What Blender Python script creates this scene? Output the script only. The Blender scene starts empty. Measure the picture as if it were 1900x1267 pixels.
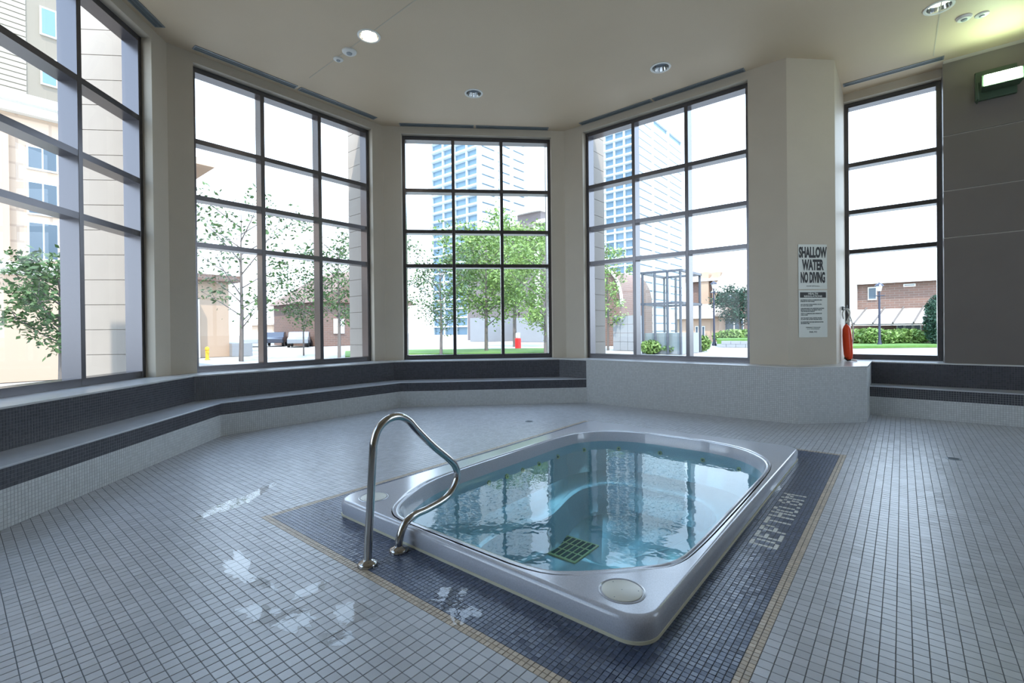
import bpy, bmesh, math, random
import numpy as np
from mathutils import Vector, Matrix, noise
C = bpy.context.scene.collection
S = bpy.context.scene
PI = math.pi
random.seed(7)
rng = np.random.default_rng(7)

# ------------------------------------------------------------------ camera
FPX, YAW, PITCH, ROLL, CY, CAMH = 874.21, 0.692013, -0.00479221, -0.0106869, 616.40, 1.35
cp, sp_ = math.cos(PITCH), math.sin(PITCH)
FW = Vector((-math.sin(YAW) * cp, math.cos(YAW) * cp, sp_))
R0 = Vector((math.cos(YAW), math.sin(YAW), 0)); U0 = R0.cross(FW)
RT = R0 * math.cos(ROLL) + U0 * math.sin(ROLL)
UP = -R0 * math.sin(ROLL) + U0 * math.cos(ROLL)
cam_d = bpy.data.cameras.new('camera'); cam = bpy.data.objects.new('camera', cam_d); C.objects.link(cam)
cam_d.sensor_fit = 'HORIZONTAL'; cam_d.sensor_width = 36.0; cam_d.lens = 36.0 * FPX / 1900
cam_d.shift_y = -(633.5 - CY) / 1900
cam_d.clip_start = 0.05; cam_d.clip_end = 1500
M = Matrix.Identity(4)
for i in range(3):
    M[i][0], M[i][1], M[i][2] = RT[i], UP[i], -FW[i]
M[0][3], M[1][3], M[2][3] = 0, 0, CAMH
cam.matrix_world = M
S.camera = cam

# ------------------------------------------------------------------ world, sun, exposure
S.view_settings.view_transform = 'Standard'; S.view_settings.look = 'None'
S.view_settings.gamma = 1; S.view_settings.use_curve_mapping = False
S.view_settings.exposure = 1.2
S.cycles.use_denoising = True
S.cycles.max_bounces = 12; S.cycles.diffuse_bounces = 6; S.cycles.glossy_bounces = 4
S.cycles.transparent_max_bounces = 16; S.cycles.sample_clamp_indirect = 8
S.cycles.caustics_reflective = False; S.cycles.caustics_refractive = False
W = bpy.data.worlds.new('sky'); S.world = W; W.use_nodes = True
wn = W.node_tree.nodes; wl = W.node_tree.links
bg = wn['Background']
tc = wn.new('ShaderNodeTexCoord'); sx = wn.new('ShaderNodeSeparateXYZ'); rp = wn.new('ShaderNodeValToRGB')
wl.new(tc.outputs['Generated'], sx.inputs[0]); wl.new(sx.outputs[2], rp.inputs[0])
rp.color_ramp.elements[0].position = 0.0; rp.color_ramp.elements[0].color = (.78, .89, 1.0, 1)
rp.color_ramp.elements[1].position = 0.7; rp.color_ramp.elements[1].color = (.50, .70, 1.0, 1)
wl.new(rp.outputs[0], bg.inputs[0]); bg.inputs[1].default_value = 2.3
sun_d = bpy.data.lights.new('sun', 'SUN'); sun_d.energy = 2.6; sun_d.angle = 0.01; sun_d.color = (1, .93, .82)
sun = bpy.data.objects.new('sun', sun_d); C.objects.link(sun)
sun.rotation_euler = Vector((0.50, -0.62, 1.35)).to_track_quat('Z', 'Y').to_euler()

# ------------------------------------------------------------------ helpers
def ray(x, y): return FW + RT * ((x - 950) / FPX) - UP * ((y - CY) / FPX)
def onp(x, y, axis, c):
    d = ray(x, y); o = Vector((0, 0, CAMH)); t = (c - o[axis]) / d[axis]
    return o + d * t
def onz(x, y, z): return onp(x, y, 2, z)

def mat(name, col, rough=.5, metal=0., spec=.5, noise_s=0, noise_a=0, bump=0, bump_s=40, isl=0, emit=None, trans=0, coat=0):
    m = bpy.data.materials.new(name); m.use_nodes = True; nt = m.node_tree; n = nt.nodes; l = nt.links
    b = n['Principled BSDF']
    b.inputs['Roughness'].default_value = rough; b.inputs['Metallic'].default_value = metal
    b.inputs['Specular IOR Level'].default_value = spec
    if coat: b.inputs['Coat Weight'].default_value = coat; b.inputs['Coat Roughness'].default_value = .15
    base = n.new('ShaderNodeRGB'); base.outputs[0].default_value = (*col, 1); out = base.outputs[0]
    tex = n.new('ShaderNodeTexCoord')
    if noise_a:
        nz = n.new('ShaderNodeTexNoise'); nz.inputs['Scale'].default_value = noise_s; nz.inputs['Detail'].default_value = 4
        l.new(tex.outputs['Object'], nz.inputs[0])
        mr = n.new('ShaderNodeMapRange'); mr.inputs[3].default_value = 1 - noise_a; mr.inputs[4].default_value = 1 + noise_a
        l.new(nz.outputs[0], mr.inputs[0])
        mx = n.new('ShaderNodeVectorMath'); mx.operation = 'SCALE'; l.new(out, mx.inputs[0]); l.new(mr.outputs[0], mx.inputs['Scale'])
        out = mx.outputs[0]
    if isl:
        g = n.new('ShaderNodeNewGeometry'); oi = n.new('ShaderNodeObjectInfo')
        ad = n.new('ShaderNodeMath'); ad.operation = 'ADD'; l.new(g.outputs['Random Per Island'], ad.inputs[0]); l.new(oi.outputs['Random'], ad.inputs[1])
        fr = n.new('ShaderNodeMath'); fr.operation = 'FRACT'; l.new(ad.outputs[0], fr.inputs[0])
        mr = n.new('ShaderNodeMapRange'); mr.inputs[3].default_value = 1 - isl; mr.inputs[4].default_value = 1 + isl
        l.new(fr.outputs[0], mr.inputs[0])
        mx = n.new('ShaderNodeVectorMath'); mx.operation = 'SCALE'; l.new(out, mx.inputs[0]); l.new(mr.outputs[0], mx.inputs['Scale'])
        out = mx.outputs[0]
    l.new(out, b.inputs['Base Color'])
    if bump:
        nz = n.new('ShaderNodeTexNoise'); nz.inputs['Scale'].default_value = bump_s; nz.inputs['Detail'].default_value = 3
        l.new(tex.outputs['Object'], nz.inputs[0])
        bp = n.new('ShaderNodeBump'); bp.inputs['Strength'].default_value = bump; bp.inputs['Distance'].default_value = .01
        l.new(nz.outputs[0], bp.inputs['Height']); l.new(bp.outputs[0], b.inputs['Normal'])
    if emit:
        b.inputs['Emission Color'].default_value = (*emit[0], 1); b.inputs['Emission Strength'].default_value = emit[1]
    return m

def glassmat(name, tint, ior=1.45, rough=0.0, bump=0, bump_s=10, base_refl=0.0):
    m = bpy.data.materials.new(name); m.use_nodes = True; nt = m.node_tree; n = nt.nodes; l = nt.links
    n.remove(n['Principled BSDF']); o = n['Material Output']
    t = n.new('ShaderNodeBsdfTransparent'); t.inputs[0].default_value = (*tint, 1)
    g = n.new('ShaderNodeBsdfGlossy'); g.inputs['Roughness'].default_value = rough
    f = n.new('ShaderNodeFresnel'); ge = n.new('ShaderNodeNewGeometry'); mr = n.new('ShaderNodeMapRange')   # same reflectance from both sides
    mr.inputs[3].default_value = ior; mr.inputs[4].default_value = 1 / ior; l.new(ge.outputs['Backfacing'], mr.inputs[0]); l.new(mr.outputs[0], f.inputs[0])
    mx = n.new('ShaderNodeMixShader'); l.new(f.outputs[0], mx.inputs[0]); l.new(t.outputs[0], mx.inputs[1]); l.new(g.outputs[0], mx.inputs[2])
    l.new(mx.outputs[0], o.inputs[0])
    if bump:
        tex = n.new('ShaderNodeTexCoord'); nz = n.new('ShaderNodeTexNoise'); nz.inputs['Scale'].default_value = bump_s; nz.inputs['Detail'].default_value = 2
        l.new(tex.outputs['Object'], nz.inputs[0])
        bp = n.new('ShaderNodeBump'); bp.inputs['Strength'].default_value = bump; bp.inputs['Distance'].default_value = .01
        l.new(nz.outputs[0], bp.inputs['Height']); l.new(bp.outputs[0], f.inputs['Normal']); l.new(bp.outputs[0], g.inputs['Normal'])
    return m

def brickmat(name, c1, c2, mortar, sc=1.0):
    m = bpy.data.materials.new(name); m.use_nodes = True; nt = m.node_tree; n = nt.nodes; l = nt.links
    b = n['Principled BSDF']; b.inputs['Roughness'].default_value = .85
    tex = n.new('ShaderNodeTexCoord'); sep = n.new('ShaderNodeSeparateXYZ'); cb = n.new('ShaderNodeCombineXYZ'); ad = n.new('ShaderNodeMath')
    l.new(tex.outputs['Object'], sep.inputs[0]); l.new(sep.outputs[0], ad.inputs[0]); l.new(sep.outputs[1], ad.inputs[1])
    l.new(ad.outputs[0], cb.inputs[0]); l.new(sep.outputs[2], cb.inputs[1])
    br = n.new('ShaderNodeTexBrick'); l.new(cb.outputs[0], br.inputs[0]); br.inputs['Scale'].default_value = sc
    br.inputs['Color1'].default_value = (*c1, 1); br.inputs['Color2'].default_value = (*c2, 1); br.inputs['Mortar'].default_value = (*mortar, 1)
    br.inputs['Brick Width'].default_value = .5; br.inputs['Row Height'].default_value = .16; br.inputs['Mortar Size'].default_value = .012
    l.new(br.outputs[0], b.inputs['Base Color'])
    return m

class MB:
    def __init__(s): s.v = []; s.f = []; s.mi = []
    def quad(s, *p, mi=0):
        b = len(s.v); s.v += [tuple(q) for q in p]; s.f.append(tuple(range(b, b + len(p)))); s.mi.append(mi)
    def hexa(s, p, mi=0):      # 8 points: bottom 4 ccw, top 4 ccw
        b = len(s.v); s.v += [tuple(q) for q in p]
        for f in ((3, 2, 1, 0), (4, 5, 6, 7), (0, 1, 5, 4), (1, 2, 6, 5), (2, 3, 7, 6), (3, 0, 4, 7)):
            s.f.append(tuple(b + i for i in f)); s.mi.append(mi)
    def box(s, x0, x1, y0, y1, z0, z1, mi=0):
        s.hexa([(x0, y0, z0), (x1, y0, z0), (x1, y1, z0), (x0, y1, z0), (x0, y0, z1), (x1, y0, z1), (x1, y1, z1), (x0, y1, z1)], mi)
    def obox(s, O, u, n, a0, a1, b0, b1, z0, z1, mi=0):   # along u, outward n
        P = lambda a, b, z: (O[0] + u[0] * a + n[0] * b, O[1] + u[1] * a + n[1] * b, z)
        q = [P(a0, b0, z0), P(a1, b0, z0), P(a1, b1, z0), P(a0, b1, z0), P(a0, b0, z1), P(a1, b0, z1), P(a1, b1, z1), P(a0, b1, z1)]
        if u[0] * n[1] - u[1] * n[0] < 0: q = [q[3], q[2], q[1], q[0], q[7], q[6], q[5], q[4]]
        s.hexa(q, mi)
    def prism(s, poly, z0, z1, mi=0):
        a = sum(poly[i][0] * poly[(i + 1) % len(poly)][1] - poly[(i + 1) % len(poly)][0] * poly[i][1] for i in range(len(poly)))
        if a < 0: poly = poly[::-1]
        b = len(s.v); k = len(poly)
        s.v += [(p[0], p[1], z0) for p in poly] + [(p[0], p[1], z1) for p in poly]
        s.f.append(tuple(range(b + k - 1, b - 1, -1))); s.f.append(tuple(range(b + k, b + 2 * k))); s.mi += [mi, mi]
        for i in range(k):
            j = (i + 1) % k; s.f.append((b + i, b + j, b + k + j, b + k + i)); s.mi.append(mi)
    def tube(s, pts, rad, seg=12, cap=True, mi=0):
        pts = [Vector(p) for p in pts]; n = len(pts)
        rad = rad if hasattr(rad, '__len__') else [rad] * n
        b = len(s.v); t0 = (pts[1] - pts[0]).normalized()
        a = Vector((0, 0, 1)) if abs(t0.z) < .9 else Vector((1, 0, 0))
        nn = (a - t0 * a.dot(t0)).normalized()
        for i, p in enumerate(pts):
            t = (pts[min(i + 1, n - 1)] - pts[max(i - 1, 0)]).normalized()
            nn = (nn - t * nn.dot(t)).normalized(); bb = t.cross(nn)
            for k in range(seg):
                an = 2 * PI * k / seg; q = p + (nn * math.cos(an) + bb * math.sin(an)) * rad[i]; s.v.append(tuple(q))
        for i in range(n - 1):
            for k in range(seg):
                k2 = (k + 1) % seg; s.f.append((b + i * seg + k, b + i * seg + k2, b + (i + 1) * seg + k2, b + (i + 1) * seg + k)); s.mi.append(mi)
        if cap:
            s.f.append(tuple(b + k for k in range(seg))[::-1]); s.f.append(tuple(b + (n - 1) * seg + k for k in range(seg))); s.mi += [mi, mi]
    def lathe(s, c, prof, seg=32, mi=0, caps=True):    # prof: (r, z)
        b = len(s.v)
        for r, z in prof:
            for k in range(seg):
                an = 2 * PI * k / seg; s.v.append((c[0] + r * math.cos(an), c[1] + r * math.sin(an), c[2] + z))
        for i in range(len(prof) - 1):
            for k in range(seg):
                k2 = (k + 1) % seg; s.f.append((b + i * seg + k, b + i * seg + k2, b + (i + 1) * seg + k2, b + (i + 1) * seg + k)); s.mi.append(mi)
        if not caps: return
        if prof[0][0] > 1e-4: s.f.append(tuple(b + k for k in range(seg))[::-1]); s.mi.append(mi)
        if prof[-1][0] > 1e-4: s.f.append(tuple(b + (len(prof) - 1) * seg + k for k in range(seg))); s.mi.append(mi)
    def build(s, name, m, parent=None, smooth=False, bevel=0, loc=None):
        me = bpy.data.meshes.new(name); v = s.v
        if loc is not None: v = [(a - loc[0], b - loc[1], c - loc[2]) for a, b, c in v]
        me.from_pydata(v, [], s.f); me.update()
        for mm in (m if isinstance(m, (list, tuple)) else [m]): me.materials.append(mm)
        if any(s.mi): me.polygons.foreach_set('material_index', s.mi)
        if smooth: me.polygons.foreach_set('use_smooth', [True] * len(s.f))
        o = bpy.data.objects.new(name, me); C.objects.link(o)
        if loc is not None: o.location = loc
        if parent: o.parent = parent
        if bevel:
            bm = o.modifiers.new('bevel', 'BEVEL'); bm.width = bevel; bm.segments = 2; bm.limit_method = 'ANGLE'
        if smooth:
            try: me.set_sharp_from_angle(angle=math.radians(40))
            except Exception: pass
        return o

def tag(o, label, cat=None, group=None, kind=None):
    if label: o['label'] = label
    if cat: o['category'] = cat
    if group: o['group'] = group
    if kind: o['kind'] = kind
    return o
def empty(name, loc=(0, 0, 0)):
    o = bpy.data.objects.new(name, None); C.objects.link(o); o.location = loc; o.empty_display_size = .1; return o
def thing(name, label, cat, group=None, loc=(0, 0, 0)):
    return tag(empty(name, loc), label, cat, group)
def struct(o, label=None):
    o['kind'] = 'structure'
    if label: o['label'] = label; o['category'] = 'building part'
    return o

# ------------------------------------------------------------------ materials
m_plaster = mat('plaster', (.50, .44, .355), .55, noise_s=3, noise_a=.05, bump=.1, bump_s=60)
m_ceil = mat('ceiling_plaster', (.60, .485, .345), .6, noise_s=1.2, noise_a=.05, bump=.15, bump_s=90)
m_tile = mat('floor_tile_glaze', (.40, .41, .435), .33, spec=.55, isl=.10, bump=.05, bump_s=60)
m_grout = mat('grout', (.105, .115, .12), .8, noise_s=20, noise_a=.2)
m_dark = mat('dark_mosaic_glaze', (.056, .076, .135), .3, spec=.55, isl=.22)
m_dgrout = mat('dark_mosaic_grout', (.13, .14, .15), .75)
m_tan = mat('tan_tile', (.44, .36, .27), .4, isl=.14)
m_letter = mat('pale_letter_tile', (.66, .66, .62), .35, isl=.06)
m_bdark = mat('bench_dark_mosaic', (.05, .05, .06), .35, isl=.25)
m_bdgrout = mat('bench_grout', (.13, .13, .14), .8)
m_blight = mat('bench_light_mosaic', (.52, .53, .53), .35, isl=.07)
m_blgrout = mat('bench_light_grout', (.30, .31, .31), .8)
m_coping = mat('coping_stone', (.50, .50, .50), .25, noise_s=8, noise_a=.08)
m_seat = mat('bench_seat_stone', (.42, .43, .46), .24, noise_s=8, noise_a=.1)
m_alu = mat('bronze_aluminium', (.13, .125, .135), .26, metal=.85, spec=.4)
m_glass = glassmat('window_glass', (.97, .99, .98), 1.35)
m_wallp = mat('dark_wall_panel', (.145, .128, .118), .30, noise_s=1.5, noise_a=.12, bump=.05)
m_seam = mat('panel_seam', (.45, .42, .38), .5)
m_stone = mat('pier_stone', (.36, .315, .275), .8, noise_s=4, noise_a=.06)
m_tub = mat('acrylic_shell', (.47, .49, .55), .16, noise_s=150, noise_a=.22, coat=.5)
m_disc = mat('cover_plastic', (.62, .62, .56), .35)
m_caulk = mat('caulk', (.52, .50, .38), .6)
m_water = glassmat('spa_water', (.60, .89, .93), 1.36, bump=.10, bump_s=9)
m_puddle = glassmat('puddle_water', (.93, .93, .92), 1.42, bump=.05, bump_s=18, rough=.01)
m_steel = mat('polished_steel', (.46, .45, .44), .13, metal=1)
m_white = mat('white_paint', (.75, .75, .72), .4)
m_grey = mat('grey_metal', (.24, .27, .29), .4, metal=.5)
m_black = mat('black_print', (.008, .008, .01), .5)
m_slot = mat('slot_dark', (.10, .12, .13), .5)
m_sign = mat('sign_white', (.62, .64, .60), .35)
m_signtxt = mat('sign_grey_print', (.06, .08, .08), .5)
m_red = mat('orange_rescue_plastic', (.85, .07, .015), .35)
m_chrome = mat('reflector', (.75, .77, .78), .12, metal=1)

# ================================================================== STRUCTURE
ZC, ZS = 5.30, .79
r2 = math.sqrt(.5)
XB, YD = -7.67, 7.93
cAB, cBC, cCD = (XB, 1.97), (XB, 5.43), (-5.17, YD)
WALLS = {  # origin, along, outward, opening start/end, length
    'A': (cAB, (r2, -r2), (-r2, -r2), .31, 3.24, 7.1),
    'B': (cAB, (0, 1), (-1, 0), .31, 3.22, 3.46),
    'C': (cBC, (r2, r2), (-r2, r2), .34, 3.27, 3.5355),
    'D': (cCD, (1, 0), (0, 1), .42, 3.355, 3.877),
    'E': ((-.757, 9.83), (1, 0), (0, 1), .0, 1.24, 1.24),
}
WN = {'A': 'wall_left', 'B': 'wall_back_left', 'C': 'wall_back', 'D': 'wall_back_right', 'E': 'wall_right_recess'}
HEAD = 5.17
for k, (O, u, n, s0, s1, L) in WALLS.items():
    m = MB(); T = .30
    if s0 > .01: m.obox(O, u, n, 0 if k != 'E' else 0, s0, 0, T, ZS, ZC)
    if k == 'A':
        m.obox(O, u, n, s1, 3.9, 0, T, ZS, ZC); m.obox(O, u, n, 6.83, L, 0, T, ZS, ZC)
        m.obox(O, u, n, 3.9, 6.83, 0, T, HEAD, ZC)
    elif L - s1 > .01: m.obox(O, u, n, s1, L, 0, T, ZS, ZC)
    m.obox(O, u, n, s0, s1, 0, T, HEAD, ZC)
    m.obox(O, u, n, 0, L, .004, T, 0, ZS - .022)
    struct(m.build(WN[k], m_plaster))
# column beside window D
m = MB(); m.prism([(-1.293, YD), (-.757, 8.466), (-.757, 10.13), (-1.6, 10.13), (-1.6, YD + .3), (-1.293, YD + .3)], ZS - .02, ZC)
col = m.build('wall_column', m_plaster); struct(col)
# right wall of dark panels, with pale seams
RW = empty('wall_right'); struct(RW)
zs = [0, 2.653, 3.348, 4.165, ZC - .05]
for i in range(4):
    for j, (xa, xb) in enumerate(((.483, 4.0),)):
        m = MB(); m.box(xa, xb, 9.55, 9.80, zs[i] + .008, zs[i + 1] - .008); m.build('wall_panel', m_wallp, RW)
m = MB(); m.box(.49, 4.0, 9.57, 9.78, 0, ZC); m.box(.49, 4.0, 9.78, 10.2, 0, ZC); m.build('wall_core', m_seam, RW)
# unseen side of the room
m = MB(); m.box(4.0, 4.2, -3.2, 9.8, 0, .8); m.box(4.0, 4.2, -3.2, 9.8, HEAD, ZC); m.box(4.0, 4.2, 7.4, 9.8, .8, HEAD); m.box(4.0, 4.2, -3.2, -2.2, .8, HEAD); m.box(4.0, 4.2, -2.2, 4.8, .8, HEAD)
struct(m.build('wall_side', m_plaster))
m = MB(); m.box(-2.7, 4.0, -3.35, -3.05, 0, ZC); struct(m.build('wall_near', m_plaster))
# ceiling
m = MB(); m.prism([(-2.4, -3.4), (4.2, -3.4), (4.2, 10.2), (-1.2, 10.2), (-1.2, 8.24), (-5.3, 8.24), (-7.98, 5.56), (-7.98, 1.84)], ZC, ZC + .25)
ceil = m.build('ceiling', m_ceil); struct(ceil)
bmc = bmesh.new()
for (a, b) in ((-5.47, 3.67), (-5.48, 5.68), (-2.80, 6.97), (.37, 7.93)):
    bmesh.ops.create_cone(bmc, cap_ends=True, segments=40, radius1=.121, radius2=.121, depth=.4, matrix=Matrix.Translation((a, b, ZC)))
cme = bpy.data.meshes.new('cut'); bmc.to_mesh(cme); bmc.free(); cut = bpy.data.objects.new('cut', cme); C.objects.link(cut)
bo = ceil.modifiers.new('holes', 'BOOLEAN'); bo.operation = 'DIFFERENCE'; bo.solver = 'EXACT'; bo.object = cut
bpy.context.view_layer.update()
nm_ = bpy.data.meshes.new_from_object(ceil.evaluated_get(bpy.context.evaluated_depsgraph_get())); ceil.modifiers.clear(); ceil.data = nm_; bpy.data.objects.remove(cut)
for i, (a, b) in enumerate((((-7.08, 3.67), (-1.6, 3.60)), ((.42, 5.2), (.37, 9.3)))):
    m = MB(); a = Vector((*a, 0)); b = Vector((*b, 0)); d = (b - a).normalized(); nn = Vector((-d.y, d.x, 0))
    m.obox(a, d, nn, 0, (b - a).length, -.006, .006, ZC - .003, ZC + .01); struct(m.build('trim_%d' % (i + 1), m_plaster))

WALLS['F'] = ((4.0, 7.4), (0, -1), (1, 0), 0, 2.6, 2.6)
# ---- windows
def window(idx, k, cols, shift=0.0):
    O, u, n, s0, s1, L = WALLS[k]; s0 += shift; s1 += shift
    w = struct(empty('window_%d' % idx))
    f0, f1 = (.12, .32) if k in 'ABCDE' else (-.05, .15); W_ = .06; g = f1 - .045
    pitch = (s1 - s0 - W_) / cols
    for i in range(cols + 1):
        m = MB(); a = s0 + i * pitch
        m.obox(O, u, n, a, a + W_, f0, f1, ZS, HEAD); m.build('mullion' if 0 < i < cols else 'window_frame', m_alu, w, bevel=.003)
    zz = [(ZS, .875)] + [(z - .07, z) for z in (2.665, 3.34, 4.145)] + [(HEAD - .075, HEAD)]
    for j, (z0, z1) in enumerate(zz):
        for i in range(cols):
            m = MB(); a = s0 + i * pitch + W_; b = s0 + (i + 1) * pitch
            m.obox(O, u, n, a, b, f0 + .002, f1 - .002, z0, z1); m.build('transom' if 0 < j < 4 else 'window_rail', m_alu, w)
    for j in range(4):
        for i in range(cols):
            m = MB(); a = s0 + i * pitch + W_; b = s0 + (i + 1) * pitch
            P = lambda s_, z: (O[0] + u[0] * s_ + n[0] * g, O[1] + u[1] * s_ + n[1] * g, z)
            m.quad(P(a, zz[j][1]), P(b, zz[j][1]), P(b, zz[j + 1][0]), P(a, zz[j + 1][0])); m.build('pane', m_glass, w)
    return w
window(1, 'A', 3); window(2, 'B', 3); window(3, 'C', 3); window(4, 'D', 3); window(5, 'E', 1); window(6, 'A', 3, 3.59); window(7, 'F', 3)

# ---- exterior stone piers at the corners, built of courses
def pier(poly):
    p = struct(empty('exterior_pier'))
    z = -.05; k = 0
    while z < 6.4:
        m = MB(); h = .32 if k else .5; m.prism(poly, z + .004, z + h - .004); m.build('stone_block', m_stone, p); z += h; k += 1
    cx = sum(q[0] for q in poly) / len(poly); cy = sum(q[1] for q in poly) / len(poly)
    m = MB(); m.prism([(cx + (q[0] - cx) * .97, cy + (q[1] - cy) * .97) for q in poly], -.04, 6.35); m.build('pier_core', m_stone, p)
def WP(k, s_, o_):
    O, u, n = WALLS[k][:3]; return (O[0] + u[0] * s_ + n[0] * o_, O[1] + u[1] * s_ + n[1] * o_)
PL = .86
pier([WP('A', .30, .33), WP('A', .30, PL), WP('A', -.42, PL + .15), WP('B', .30, PL), WP('B', .30, .33)])
pier([WP('B', 3.23, .33), WP('B', 3.23, PL), WP('B', 3.95, PL + .15), WP('C', .33, PL), WP('C', .33, .33)])
pier([WP('C', 3.28, .33), WP('C', 3.28, PL), WP('C', 3.95, PL + .15), WP('D', .41, PL), WP('D', .41, .33)])
pier([WP('D', 3.37, .33), WP('D', 3.37, PL), WP('D', 4.2, PL), WP('D', 4.2, .33)])
pier([WP('A', 3.25, .33), WP('A', 3.25, PL), WP('A', 3.89, PL), WP('A', 3.89, .33)])

# ---- benches / curbs
bx = -6.87; cx_ = -7.29
Ab, Bb_ = -4.57, 12.04            # x+y and y-x of the bench fronts
sq = math.sqrt(2)
Ac, Cc = Ab - .42 * sq, Bb_ + .42 * sq
DY = 7.55
fAB = (bx, Ab - bx); fBC = (bx, Bb_ + bx); fCD = (DY - Bb_, DY); fA0 = (-1.9, Ab + 1.9)
kAB = (cx_, Ac - cx_); kBC = (cx_, Cc + cx_); kCD = (DY - Cc, DY); kA0 = (-2.3, Ac + 2.3)
GO = .13
wA = cAB[0] + cAB[1] - GO * sq; wC = (cBC[1] - cBC[0]) + GO * sq
wx = XB - GO; wy = YD + GO
wAB = (wx, wA - wx); wBC = (wx, wC + wx); wCD = (wy - wC, wy); wA0 = (-2.8, wA + 2.8)

def mosaic(mb_t, mb_g, P, Q, z0, z1, nrm, p=.02685, gap=.0022):
    """small tiles as real raised pieces on the face P-Q, z0-z1; nrm points into the room"""
    P = Vector((*P, 0)); Q = Vector((*Q, 0)); d = (Q - P); L = d.length; d.normalize(); nn = Vector((*nrm, 0)); nn.normalize()
    nx = max(1, round(L / p)); nz = max(1, round((z1 - z0) / p)); px_ = L / nx; pz = (z1 - z0) / nz
    flip = d.cross(Vector((0, 0, 1))).dot(nn) < 0
    def quad(mb, a, b, c, e):
        mb.v += [tuple(a), tuple(b), tuple(c), tuple(e)]; k = len(mb.v)
        mb.f.append((k - 4, k - 3, k - 2, k - 1) if not flip else (k - 1, k - 2, k - 3, k - 4)); mb.mi.append(0)
    for i in range(nx):
        for j in range(nz):
            a = i * px_ + gap / 2; b = (i + 1) * px_ - gap / 2; c = z0 + j * pz + gap / 2; e = z0 + (j + 1) * pz - gap / 2
            k = len(mb_t.v); bv = .0012
            lo = [P + d * a + Vector((0, 0, c)), P + d * b + Vector((0, 0, c)), P + d * b + Vector((0, 0, e)), P + d * a + Vector((0, 0, e))]
            hi = [P + d * (a + bv) + Vector((0, 0, c + bv)) + nn * .002, P + d * (b - bv) + Vector((0, 0, c + bv)) + nn * .002,
                  P + d * (b - bv) + Vector((0, 0, e - bv)) + nn * .002, P + d * (a + bv) + Vector((0, 0, e - bv)) + nn * .002]
            mb_t.v += [tuple(q) for q in lo + hi]
            fs = [(4, 5, 6, 7), (0, 1, 5, 4), (1, 2, 6, 5), (2, 3, 7, 6), (3, 0, 4, 7)]
            for f in fs:
                f = f if not flip else f[::-1]; mb_t.f.append(tuple(k + q for q in f)); mb_t.mi.append(0)
def facepair(name, parent, faces, mt):
    t = MB()
    for (P, Q, z0, z1, nr) in faces: mosaic(t, None, P, Q, z0, z1, nr)
    o = t.build(name, mt, parent); o['kind'] = 'stuff'; return o

bench = thing('tiled_bench', 'long built-in mosaic bench with dark backrest running under the three left windows', 'bench')
m = MB(); m.prism([fA0, fAB, fBC, fCD, kCD, kBC, kAB, kA0], 0, .425); m.build('bench_base', m_blgrout, bench)
m = MB(); m.prism([kA0, kAB, kBC, kCD, cCD, cBC, cAB, (-2.7, -3.0)], 0, ZS - .022); m.build('backrest_core', m_bdgrout, bench)
def off(pt, dx): return pt
m = MB(); m.prism([(fA0[0] + .01, fA0[1] + .01), (fAB[0] + .012, fAB[1] + .006), (fBC[0] + .012, fBC[1] - .006), (fCD[0] + .012, fCD[1] - .002), (kCD[0], kCD[1] - .002), kBC, kAB, kA0], .4255, .442)
m.build('seat_slab', m_seat, bench, bevel=.004)
m = MB(); m.prism([(kA0[0] + .008, kA0[1] + .008), (kAB[0] + .01, kAB[1] + .005), (kBC[0] + .01, kBC[1] - .005), (kCD[0] + .01, kCD[1] - .002), wCD, wBC, wAB, wA0], ZS - .02, ZS)
m.build('coping', m_coping, bench, bevel=.003)
nA, nB, nC, nD = (r2, r2), (1, 0), (r2, -r2), (0, -1)
facepair('light_mosaic', bench, [(fA0, fAB, 0, .28, nA), (fAB, fBC, 0, .28, nB), (fBC, fCD, 0, .28, nC)], m_blight)
facepair('dark_mosaic', bench, [(fA0, fAB, .28, .425, nA), (fAB, fBC, .28, .425, nB), (fBC, fCD, .28, .425, nC),
         (kA0, kAB, .442, ZS - .02, nA), (kAB, kBC, .442, ZS - .02, nB), (kBC, kCD, .442, ZS - .02, nC)], m_bdark)
m = MB()
for (P, Q, nr) in ((fA0, fAB, nA), (fAB, fBC, nB), (fBC, fCD, nC)):
    m.quad((P[0] + nr[0] * .0004, P[1] + nr[1] * .0004, .28), (Q[0] + nr[0] * .0004, Q[1] + nr[1] * .0004, .28), (Q[0] + nr[0] * .0004, Q[1] + nr[1] * .0004, .425), (P[0] + nr[0] * .0004, P[1] + nr[1] * .0004, .425))
m.build('dark_grout', m_bdgrout, bench)

d1, d2, d3 = (-1.12, DY), (-.39, 8.28), (-.39, 9.45)
plinth = thing('tiled_plinth', 'pale grey mosaic plinth under the corner column and back right window', 'plinth')
m = MB(); m.prism([kCD, d1, d2, d3, (-.39, 9.9), (-1.2, 9.9), (-1.2, 8.2), (wCD[0] - .05, 8.2)], 0, ZS - .022); m.build('plinth_core', m_blgrout, plinth)
m = MB(); m.prism([(kCD[0], DY - .01), (d1[0] + .004, DY - .01), (d2[0] + .01, d2[1] - .004), (-.38, 9.45), (-.38, 9.96), (-1.2, 9.96), (-1.2, 8.06), (wCD[0], 8.06)], ZS - .02, ZS)
m.build('coping', m_coping, plinth, bevel=.003)
facepair('light_mosaic', plinth, [(fCD, d1, 0, .44, nD), (fCD, d1, .44, ZS - .02, nD), (d1, d2, 0, ZS - .02, (r2, -r2)), (d2, d3, 0, ZS - .02, (1, 0))], m_blight)
facepair('dark_mosaic', plinth, [(kCD, fCD, .442, ZS - .02, nD)], m_bdark)

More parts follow.
